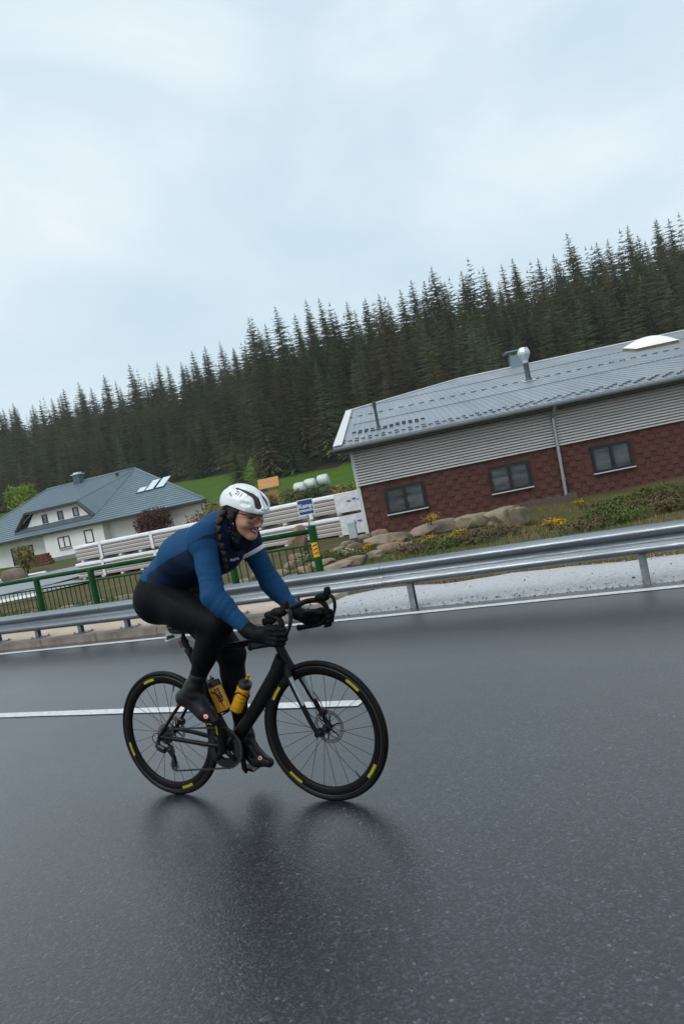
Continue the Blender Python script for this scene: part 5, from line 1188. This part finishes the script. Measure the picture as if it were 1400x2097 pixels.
def f_jacket(P):
    d = f_upper(P) - .004
    pel = f_pelvis(P) - .006; d = smin(d, np.maximum(pel, half(P, (.08, 0, 1.2), (.35, 0, .93))), .03)
    d = np.maximum(d, half(P, HEM_P, HEM_N))
    for el, wr in ((ELR, WRR), (ELL, WRL)):
        n = vsub(el, wr); near = np.linalg.norm(P - npv(*wr), axis=-1) < .16
        d = np.where(near, np.maximum(d, half(P, wr, n)), d)
    return d
def jacket_navy_or_shade(c):
    """> 0 where the cloth is the navy panel or shade painted on the flank, distance-like so that the seam stays crisp"""
    tor = f_torso(c); armr = f_arm(c, SHR, ELR, WRR, 0); arml = f_arm(c, SHL, ELL, WRL, 2); arm = np.minimum(armr, arml)
    body_ = arm + .004 - tor
    side = np.minimum(np.minimum(1.225 + (c[:, 0] - .22) * .30 - c[:, 2], c[:, 0] - .19), body_)  # flank below the arm: shading painted in with the navy colour
    chest = np.minimum(c[:, 0] - .605 - np.maximum(-c[:, 1] - .06, 0) * .9, np.linalg.norm(c - npv(*SHR), axis=-1) - .073)
    chest = np.minimum(np.minimum(chest, arm + .012 - tor), 1.405 - c[:, 2])
    ul = np.minimum(np.minimum(c[:, 1] - .05, (.30 - seg_t(c, SHL, ELL)) * .28), c[:, 0] - .575)
    low = np.minimum(np.minimum(c[:, 1] - .04, 1.31 - c[:, 2]), body_)
    return np.maximum(np.maximum(side, chest), np.maximum(ul, low))
def jacket_material():
    m = mat('jacket_cloth', (.0034, .049, .135), .7, vscale=14, col2=(.0028, .042, .115), bump=.22, bscale=120, spec=.22)
    t = m.node_tree; p = [n for n in t.nodes if n.type == 'BSDF_PRINCIPLED'][0]; src = p.inputs['Base Color'].links[0].from_socket
    at = N(t, 'ShaderNodeAttribute', attribute_name='panel'); mr = N(t, 'ShaderNodeMapRange', i_From_Min=-.0012, i_From_Max=.0012); t.links.new(at.outputs['Fac'], mr.inputs[0])
    mx_ = N(t, 'ShaderNodeMix', data_type='RGBA'); t.links.new(mr.outputs[0], mx_.inputs[0]); t.links.new(src, mx_.inputs[6]); mx_.inputs[7].default_value = (.0024, .0115, .037, 1); t.links.new(mx_.outputs[2], p.inputs['Base Color'])
    return m
jk = field_mesh('jacket', f_jacket, (0.0, -.34, .82), (.86, .33, 1.49), .0062, [jacket_material()], PE)
co = np.empty(len(jk.data.vertices) * 3, np.float32); jk.data.vertices.foreach_get('co', co)
at_ = jk.data.attributes.new('panel', 'FLOAT', 'POINT'); at_.data.foreach_set('value', jacket_navy_or_shade(co.reshape(-1, 3)).astype(np.float32))
def f_tights(P):
    d = f_lower(P)
    return np.maximum(d, -half(P, (.10, 0, 1.285), HEM_N))
tights = field_mesh('tights', f_tights, (-.03, -.27, .25), (.70, .27, 1.31), .0068, [blackc], PE)
# ---- shoe covers
FEET = []
def f_foot(P, an, heel, ball, toe, sh):
    up = tuple(an[i] + sh[i] for i in range(3))
    d = sd_rc(P, an, up, .043, .0455)
    d = smin(d, sd_rc(P, an, heel, .044, .038), .03); d = smin(d, sd_rc(P, heel, ball, .036, .039, 1.0), .03)
    d = smin(d, sd_rc(P, an, ball, .040, .034), .04); d = smin(d, sd_rc(P, ball, toe, .037, .026, 1.05), .02)
    t = seg_t(P, an, ball); w = np.sin(P[..., 2] * 130 + P[..., 0] * 60 + 2 * np.sin(P[..., 1] * 50)) * .0014 * np.exp(-((t - .2) / .5) ** 2)
    return d - w
kx = V(KNR) - V(ANR)
def sole(P, heel, ball): 
    h, b = npv(*heel), npv(*ball); v = (b - h) / np.linalg.norm(b - h); n = npv(-v[2], 0, v[0]); n = n if n[2] > 0 else -n; return -((P - (h - n * .031)) @ n)
FR = dict(an=(.342, -.128, .600), heel=(.272, -.130, .562), ball=(.402, -.134, .478), toe=(.452, -.132, .441), sh=(.045, 0, .062))
FL = dict(an=(.405, .124, .290), heel=(.352, .128, .212), ball=(.462, .132, .150), toe=(.536, .130, .130), sh=(.003, 0, .078))
def mk_foot(D_): return lambda P: np.maximum(f_foot(P, **D_), sole(P, D_['heel'], D_['ball']))
f_fr, f_fl = mk_foot(FR), mk_foot(FL)
shr = field_mesh('shoe_cover', f_fr, (.20, -.20, .40), (.50, -.06, .74), .0045, [shoe_m], PE)
shl = field_mesh('shoe_cover', f_fl, (.28, .06, .08), (.59, .20, .43), .0045, [shoe_m], PE)
red_em = mat('emblem_red', (.62, .06, .045), .4); wht = mat('emblem_white', (.8, .78, .76), .4)
for fnn, c, n, par in ((f_fr, (.430, -.165, .470), (.3, -1, .45), shr), (f_fl, (.505, .10, .165), (.45, -.75, .6), shl)):
    n = V(n).normalized(); u = V((.78, 0, -.6)) if par is shr else V((1, 0, -.25)); u = (u - n * u.dot(n)).normalized(); v = n.cross(u)
    a = patch('shoe_emblem', circle(.0125), c, u, v, fnn, n, red_em, par, .0012); patch('emblem_ring', circle(.0095), c, u, v, fnn, n, wht, par, .0019); patch('emblem_mark', [(-.006, -.004), (0, -.0065), (.006, -.003), (.003, .0), (.0055, .005), (0, .0025), (-.005, .0055), (-.003, 0)], c, u, v, fnn, n, red_em, par, .0026, 3)
# ---- hands in gloves, closed round the hooks of the bar
def f_hand(P, s):
    wr = WRR if s < 0 else WRL; y = lambda v: s * v
    kn_z = [.882, .862, .842, .824]; d = sd_rc(P, wr, (.862, y(.206), .860), .034, .035, 1.0)
    d = smin(d, sd_el(P, (.908, y(.213), .853), (.054, .025, .042)), .03)
    for i, z in enumerate(kn_z):
        L_ = (1.0, 1.06, 1.0, .86)[i]; xk = .945 - (.0, -.004, .0, .008)[i]; drop = (.006, .004, .002, .0)[i]
        k0 = (xk, y(.228), z); k1 = (xk + .034 * L_, y(.236), z - .010 + drop); k2 = (xk + .062 * L_, y(.220), z - .016 + drop); k3 = (xk + .054 * L_, y(.192), z - .018 + drop)
        f = sd_rc(P, (.895, y(.214), .853 + (z - .853) * .75), k0, .0155, .0142)
        f = smin(f, sd_rc(P, k0, k1, .0142, .0128), .006); f = smin(f, sd_rc(P, k1, k2, .0128, .0118), .006); f = smin(f, sd_rc(P, k2, k3, .0118, .0105), .006)
        d = smin(d, f, .007)
    th = smin(sd_rc(P, (.862, y(.196), .868), (.905, y(.178), .878), .018, .0155), smin(sd_rc(P, (.905, y(.178), .878), (.945, y(.174), .880), .0155, .0125), sd_rc(P, (.945, y(.174), .880), (.972, y(.184), .872), .0125, .0105), .008), .01)
    d = smin(d, th, .012)
    el = ELR if s < 0 else ELL; v = npv(*vsub(el, wr)); v = v / np.linalg.norm(v)
    cuff = sd_rc(P, tuple(npv(*wr) + v * .03), wr, .037, .0345); return smin(d, cuff, .015)
for s in (-1, 1):
    lo = (.76, -.27, .79) if s < 0 else (.76, .14, .79); hi = (1.03, -.14, .96) if s < 0 else (1.03, .27, .96)
    field_mesh('glove', lambda P: f_hand(P, s), lo, hi, .0030, [glove_m], PE)
# ---- head
HO = V((.750, 0, 1.433)); HP, HY = R(23), R(-12)
hf = V((math.cos(HP) * math.cos(HY), math.cos(HP) * math.sin(HY), -math.sin(HP))); hl = V((-math.sin(HY), math.cos(HY), 0)); hu = hf.cross(hl)
HM = np.array([hf, hl, hu], np.float32)
def hq(P): return (P - npv(*HO)) @ HM.T
def hp(F, L_, U): return HO + hf * F + hl * L_ + hu * U
UPL = ((.0885, 0, -.0610), (.0745, .031, -.0520), .0042, .0030); LOL = ((.0865, 0, -.0785), (.0740, .030, -.0560), .0048, .0032); MTH = ((.0945, 0, -.0695), (.0800, .0280, -.0560), .0062, .0026)
def f_face(Q):
    A = np.stack([Q[..., 0], np.abs(Q[..., 1]), Q[..., 2]], -1)
    d = sd_el(A, (-.012, 0, .035), (.098, .076, .092))
    d = smin(d, sd_el(A, (.026, 0, -.022), (.062, .064, .085)), .05)
    d = smin(d, sd_rc(A, (-.005, .054, -.045), (.058, .012, -.097), .022, .019), .03)           # jaw
    d = smin(d, np.linalg.norm(A - npv(.070, 0, -.102), axis=-1) - .0165, .025)                      # chin
    d = smin(d, sd_el(A, (.055, .041, -.033), (.026, .023, .021)), .022)                              # smiling cheek
    d = smin(d, sd_rc(A, (.080, .010, .021), (.066, .050, .018), .009, .009), .018)               # brow
    d = smin(d, sd_rc(A, (.086, 0, .004), (.1115, 0, -.033), .0085, .0105), .014)                    # nose
    d = smin(d, np.linalg.norm(A - npv(.0975, .0115, -.038), axis=-1) - .0080, .008)
    d = -smin(-d, sd_el(A, (.089, .032, .000), (.012, .0155, .0062)), .010)
    d = smin(d, smin(sd_rc(A, *UPL), sd_rc(A, *LOL), .004), .006)
    return -smin(-d, sd_rc(A, *MTH), .003)
def face_slots(c):
    Q = hq(c); A = np.stack([Q[:, 0], np.abs(Q[:, 1]), Q[:, 2]], -1)
    up = sd_rc(A, UPL[0], UPL[1], .0052, .0036); lo = sd_rc(A, LOL[0], LOL[1], .0058, .0038); mo = sd_rc(A, (.092, 0, -.0695), MTH[1], .0068, .0026)
    return np.where((mo < 0) & (A[:, 0] < .0865), 2, np.where((np.minimum(up, lo) < .0008), 1, 0))
def f_neck(P): return sd_rc(P, (.628, 0, 1.385), (.722, 0, 1.395), .066, .060)
def f_body(P):
    """the whole body under the clothes, one continuous surface"""
    d = np.minimum(f_upper(P) + .006, f_lower(P) + .008)
    d = smin(d, f_face(hq(P)), .004); d = smin(d, f_neck(P) + .006, .02)
    for F_ in (FR, FL): d = smin(d, f_foot(P, **F_) + .008, .01)
    for s in (-1, 1):
        el, wr = (ELR, WRR) if s < 0 else (ELL, WRL); d = smin(d, sd_rc(P, wr, (.90, s * .212, .864), .027, .024), .01)
    return d
def body_slots(c): return np.where(c[:, 2] > 1.25, face_slots(c), 0) * (np.linalg.norm(c - npv(*HO), axis=-1) < .16)
body = field_mesh('body', f_body, (-.03, -.33, .07), (.95, .33, 1.56), .0105, [skin, lip_m, mat('mouth_inside', (.03, .008, .008), .5)], PE)
# finer copy of the head region replaces the coarse one: the same surface, sampled at 2.2 mm, welded as one mesh
bpy.data.objects.remove(body)
def two_grids():
    def mesh_of(fn, lo, hi, h):
        xs_ = [np.arange(lo[i], hi[i] + h, h, dtype=np.float32) for i in range(3)]; P = np.stack(np.meshgrid(*xs_, indexing='ij'), -1); return surfnet(fn(P), lo, h)
    cut_p, cut_n = (.690, 0, 1.385), (.80, 0, .60)          # plane through the neck, hidden inside the neck warmer
    a = mesh_of(lambda P: np.maximum(f_body(P), -half(P, (.70, 0, 1.391), cut_n)), (-.03, -.33, .07), (.95, .33, 1.56), .0105)
    b = mesh_of(lambda P: np.maximum(np.minimum(f_face(hq(P)), f_neck(P) + .006), half(P, cut_p, cut_n)), (.60, -.12, 1.27), (.90, .12, 1.56), .0022)
    return a, b
(a_v, a_f), (b_v, b_f) = two_grids()
Vv = np.concatenate([a_v, b_v]); F = np.concatenate([a_f, b_f + len(a_v)])
me = bpy.data.meshes.new('body'); me.from_pydata(Vv.tolist(), [], F.tolist()); me.polygons.foreach_set('use_smooth', [True] * len(F))
for m_ in (skin, lip_m, mat('mouth_inside', (.03, .008, .008), .5)): me.materials.append(m_)
me.polygons.foreach_set('material_index', body_slots(Vv[F].mean(1).astype(np.float32)).astype(np.int32)); me.update()
body = link('body', me, PE)
# teeth, eyes
tb = MB(); tb.loft([[hp(.0858 - .0095 * (k / 6) ** 2, .0255 * (k / 6), z + .0118 * (k / 6) ** 2) for k in range(-6, 7)] for z in (-.0748, -.0640)], cap=False, closed=False)
tb.build('teeth', mat('teeth', (.72, .68, .62), .35), PE, smooth=True)
for s in (-1, 1):
    eb = MB(); eb.lathe([(.0115 * math.sin(t), -.0115 * math.cos(t)) for t in [math.pi * k / 10 for k in range(11)]], hp(.0705, s * .032, .000), hf, 16, cap=False); ey = eb.build('eye', mat('eye_white', (.30, .27, .25), .25), PE, smooth=True)
    ib = MB(); ib.lathe([(0.0056, .0102), (.004, .0118), (0, .0122)], hp(.0705, s * .032, .000), (hf + hl * -.12).normalized(), 12, cap=False); ib.build('iris', mat('iris_dark', (.02, .012, .008), .15), ey, smooth=True)
    bb = MB(); bb.tube([hp(.0895, s * .012, .020), hp(.0875, s * .030, .0255), hp(.074, s * .049, .018)], [.0016, .0021, .0008], 6); bb.build('eyebrow', hair_m, PE, smooth=True)
# ---- neck warmer and hair
def f_gaiter(P):
    Q = hq(P); A = np.stack([Q[..., 0], np.abs(Q[..., 1]), Q[..., 2]], -1)
    d = sd_rc(P, (.610, 0, 1.372), (.700, 0, 1.392), .082, .070)
    d = smin(d, sd_rc(A, (-.02, .0, -.06), (.035, 0, -.112), .066, .040), .03)
    d = smin(d, sd_rc(A, (-.015, .062, -.02), (.01, .050, -.065), .022, .020), .02)
    d = smin(d, sd_rc(P, (.66, 0, 1.335), (.70, -.01, 1.30), .06, .05), .04)
    d = d - .0018 * np.sin(Q[..., 2] * 190 + Q[..., 0] * 110 + 2 * np.sin(Q[..., 1] * 40))
    return np.maximum(d, -(f_face(Q) - .0015)) if False else np.maximum(d, Q[..., 0] - (.045 - np.clip(Q[..., 2] + .105, 0, .2) * .52))
NW = field_mesh('neck_warmer', f_gaiter, (.50, -.14, 1.24), (.86, .14, 1.52), .0042, [gait_m], PE)
def f_hair(P):
    Q = hq(P); A = np.stack([Q[..., 0], np.abs(Q[..., 1]), Q[..., 2]], -1)
    d = sd_el(A, (-.022, 0, .020), (.098, .083, .090)); d = smin(d, sd_rc(A, (-.05, .035, -.04), (-.025, .070, -.02), .035, .018), .03)
    d = smin(d, sd_el(A, (.010, .071, .012), (.030, .012, .038)), .02)
    d = d - .0022 * np.sin(Q[..., 0] * 230 + Q[..., 2] * 330)
    return np.maximum(d, Q[..., 0] - .030 - .35 * np.clip(Q[..., 2] - .01, -.06, .03))
hair = field_mesh('hair', f_hair, (.60, -.13, 1.33), (.86, .13, 1.55), .0042, [hair_m], PE)
# braid: crossing strands laid over the right shoulder
bp_ = smooth_path([(.678, -.066, 1.452), (.668, -.092, 1.420), (.664, -.112, 1.380), (.668, -.124, 1.340), (.676, -.130, 1.300), (.680, -.128, 1.262), (.678, -.122, 1.228), (.672, -.118, 1.200)], 8)
br = MB(); NB = 15
for k in range(NB):
    t = k / (NB - 1); i = int(t * (len(bp_) - 2)); p = bp_[i]; d = (bp_[i + 1] - bp_[i]).normalized(); side = V((.83, -.35, 0)); side = (side - d * side.dot(d)).normalized(); out = d.cross(side).normalized()
    if out.y > 0: out = -out
    rr_ = .0190 * (1 - .38 * t); sg = 1 if k % 2 else -1
    a = p + side * (sg * rr_ * 1.05) - d * rr_ * .9 + out * .002; b2 = p - side * (sg * rr_ * .35) + d * rr_ * .9 + out * .007
    br.tube([a - (b2 - a) * .25, a, lerp(a, b2, .5) + out * .004, b2, b2 + (b2 - a) * .2], [rr_ * .2, rr_ * .75, rr_ * .95, rr_ * .7, rr_ * .15], 10)
br.tube([bp_[-2], bp_[-1], bp_[-1] + V((0, 0, -.012)), bp_[-1] + V((-.002, 0, -.035))], [.010, .008, .011, .003], 8)
br.build('braid', hair_m, hair, smooth=True)
# ---- jacket details
text_u = V((.80, -.42, .12)).normalized()
n_ = V((.615, -.785, .06)).normalized(); text_u = (V((.75, .62, .10)) - n_ * V((.75, .62, .10)).dot(n_)).normalized(); v_ = n_.cross(text_u)
if v_.z < 0: v_ = -v_
Mx = Matrix((text_u, v_, text_u.cross(v_))).transposed().to_4x4(); Mx.translation = V((.668, -.040, 1.217))
tm = text_mesh('chest_lettering', 'Rapha', .019, wht, jk, Mx, ext=0, shear=.35, bold=.0002); conform_mesh(tm.data, f_jacket, n_)
SHLn = vsub(ELL, SHL); 
def f_band(P):
    t = seg_t(P, SHL, ELL); Ln = np.linalg.norm(npv(*SHLn)); d = f_upper(P) - .0062
    near = np.linalg.norm(P - (npv(*SHL) + npv(*SHLn) * .27), axis=-1) - .105
    return np.maximum(np.maximum(d, near), np.maximum((t - .345) * Ln, (.262 - t) * Ln))
band_m = mat('band_white', (.74, .73, .74), .55, var=.06, vscale=30)
bd = field_mesh('arm_band', f_band, (.52, .06, 1.12), (.76, .28, 1.36), .0034, [band_m], PE)
# ---- helmet
def helm_outer(Q):
    A = np.stack([Q[..., 0], np.abs(Q[..., 1]), Q[..., 2]], -1)
    d = sd_el(A, (-.004, 0, .046), (.136, .096, .097)); d = smin(d, sd_el(A, (-.050, 0, .042), (.098, .088, .084)), .03)
    return smin(d, sd_rc(A, (.085, .0, .052), (.118, 0, .046), .045, .026, 1.5), .03)
def helm_cut(Q):
    """lower rim line: low at the temples and nape, up over the brow"""
    F_, U = Q[..., 0], Q[..., 2]
    rim = np.where(F_ > -.03, .043 - .085 * np.clip(F_, 0, .15), .043 - .45 * np.clip(-F_ - .03, 0, .06)); return rim - U
VENTS = []
def vent(pts, r_): VENTS.append((pts, r_))
vent([(-.040, .050, .140), (.000, .054, .138), (.046, .048, .132), (.080, .034, .124), (.106, .028, .106), (.126, .033, .074)], .0195)      # big side vent
vent([(.060, 0, .144), (.104, 0, .118), (.122, 0, .095), (.138, 0, .068)], .0080)
vent([(.058, .089, .078), (.092, .075, .075)], .0125)
vent([(-.03, .100, .070), (.02, .100, .062)], .0035)
vent([(.094, .078, .066), (.126, .050, .057), (.148, .008, .049)], .0032)
vent([(-.095, .040, .118), (-.138, .030, .078)], .012)
vent([(-.060, .020, .148), (-.110, .012, .122)], .009)
def f_helm(P):
    Q = hq(P); A = np.stack([Q[..., 0], np.abs(Q[..., 1]), Q[..., 2]], -1); d = helm_outer(Q)
    g = np.abs(sd_rc(A, (-.12, .075, .040), (.03, .108, .030), .02, .02)) ; 
    inner = d + .022
    for pts, r_ in VENTS:
        for i in range(len(pts) - 1): d = -smin(-d, sd_rc(A, pts[i], pts[i + 1], r_, r_), .004)
    d = np.maximum(d, helm_cut(Q)); return np.maximum(d, -inner)
hw = mat('helmet_white', (.66, .70, .71), .28, var=.04, vscale=20, coat=.3)
helmet = field_mesh('helmet', f_helm, (.57, -.15, 1.36), (.92, .15, 1.60), .0026, [hw], PE)
def f_lin(P):
    Q = hq(P); return np.maximum(helm_outer(Q) + .0085, helm_cut(Q) + .004)
field_mesh('helmet_liner', f_lin, (.58, -.14, 1.36), (.91, .14, 1.59), .0045, [mat('helmet_foam', (.018, .018, .020), .7)], helmet)
f_hs = lambda P: helm_outer(hq(P))
# race number sticker on the right rear of the shell
n_ = (hl * -1 + hu * .95 + hf * .12).normalized(); c_ = hp(.030, -.071, .110); u_ = (hf * .97 + hu * -.10); u_ = (u_ - n_ * u_.dot(n_)).normalized(); v_ = n_.cross(u_); v_ = v_ if v_.dot(hu) > 0 else -v_
stk = patch('number_sticker', [(-.032, -.017), (-.012, -.018), (.012, -.018), (.030, -.017), (.030, 0), (.030, .018), (.012, .018), (-.012, .018), (-.032, .018), (-.032, 0)], c_, u_, v_, f_hs, n_, mat('sticker_white', (.82, .83, .84), .4), helmet, .0016, 6)
Mx = Matrix((u_, v_, u_.cross(v_))).transposed().to_4x4(); Mx.translation = c_ - v_ * .002 - u_ * .009
tm = text_mesh('race_number', '211', .030, ink, helmet, Mx, ext=0, bold=.0008); conform_mesh(tm.data, f_hs, n_, .0026)
# straps
st_ = MB(); st_.tube([hp(.018, -.088, .022), hp(.012, -.0835, -.02), hp(.02, -.068, -.065)], [.0045] * 3, 6, flat=(tuple(hf), 1.6)); st_.tube([hp(-.055, -.082, .012), hp(-.015, -.083, -.015), hp(.012, -.0825, -.026)], [.004] * 3, 6, flat=(tuple(hf), 1.4)); st_.build('helmet_strap', blackc, helmet, smooth=True)
ck = MB(); ck.box(hp(-.150, 0, .035), (.02, .05, .04), bev=.008); ck.build('fit_dial', cap_k, helmet)
# ---- glasses: clear shield, dark temples
gl = bpy.data.materials.new('clear_lens'); gl.use_nodes = True; t = gl.node_tree; t.nodes.clear()
tr = N(t, 'ShaderNodeBsdfTransparent'); gs = N(t, 'ShaderNodeBsdfGlossy', i_Roughness=.05); fr_ = N(t, 'ShaderNodeFresnel', i_IOR=1.18); mxs = N(t, 'ShaderNodeMixShader'); oo = N(t, 'ShaderNodeOutputMaterial')
tr.inputs[0].default_value = (.93, .94, .94, 1); t.links.new(fr_.outputs[0], mxs.inputs[0]); t.links.new(tr.outputs[0], mxs.inputs[1]); t.links.new(gs.outputs[0], mxs.inputs[2]); t.links.new(mxs.outputs[0], oo.inputs[0])
lb = MB(); lens = []
for z, k in ((.0215, 1.0), (.012, 1.0), (-.002, .99), (-.016, .96), (-.026, .86)):
    lens.append([hp(.1125 - .034 * (j / 9) ** 2 - .003 * abs(z * 30), .064 * (j / 9) * k, z + (.006 * max(0, 1 - abs(j) / 2.5) if z < -.01 else 0)) for j in range(-9, 10)])
lb.loft(lens, cap=False, closed=False); lo_ = lb.build('glasses', gl, PE, smooth=True)
gfm = mat('glasses_frame', (.010, .010, .011), .3)
g2 = MB(); g2.tube([hp(.1130 - .034 * (j / 9) ** 2, .064 * (j / 9), .0225) for j in range(-9, 10)], .0009, 6); g2.build('glasses_brow', gfm, lo_, smooth=True)
for s in (-1, 1):
    g2 = MB(); g2.tube([hp(.079, s * .0645, .019), hp(.05, s * .074, .019), hp(.0, s * .081, .014)], [.0028, .0024, .002], 6); g2.build('glasses_temple', gfm, lo_, smooth=True)
g2 = MB(); g2.tube([hp(.101, -.011, -.004), hp(.106, 0, .002), hp(.101, .011, -.004)], .0016, 6); g2.build('nose_piece', gfm, lo_, smooth=True)

pb = mat('gaiter_print', (.10, .20, .26), .5)
rr2 = random.Random(5)
for k in range(16):
    F0 = rr2.uniform(-.015, .03); U0 = rr2.uniform(-.12, -.01); c = hp(F0, -.075, U0); w = rr2.uniform(.002, .005)
    nn = (hl * -1 + hf * .35).normalized(); uu = (hf - nn * hf.dot(nn)).normalized(); vv = nn.cross(uu)
    if F0 < .02 - (U0 + .06) * .2: patch('warmer_print', [(-w, -w * .35), (w, -w * .5), (w * .8, w * .4), (-w * .6, w * .5)], c, uu, vv, f_gaiter, nn, pb, NW, .001, 2)

for k, (F0, U0, w, h_) in enumerate(((-.034, .103, .0035, .005), (-.022, .098, .007, .0016), (-.018, .092, .009, .0012))):
    nn = (hl * -1 + hu * .7 - hf * .15).normalized(); uu = (hf - nn * hf.dot(nn)).normalized(); vv = nn.cross(uu); patch('helmet_mark', [(-w, -h_), (w, -h_), (w, h_), (-w, h_)], hp(F0, -.085, U0), uu, vv, f_hs, nn, ink, helmet, .0012, 2)

# ================================================================== HAZE: damp air between the road and the wood
hm = bpy.data.materials.new('damp_air'); hm.use_nodes = True; t = hm.node_tree; t.nodes.clear()
pv_ = N(t, 'ShaderNodeVolumePrincipled', i_Density=.0003, i_Anisotropy=.2); pv_.inputs['Color'].default_value = (.86, .91, .96, 1); ho_ = N(t, 'ShaderNodeOutputMaterial'); t.links.new(pv_.outputs[0], ho_.inputs['Volume'])
hb_ = MB(); hb_.box((-80, 180, 48), (702, 492, 100)); hz_ = hb_.build('haze', hm); tag(hz_, 'thin damp haze in the rainy air over the valley', 'haze', kind='stuff')
S.cycles.volume_bounces = 1
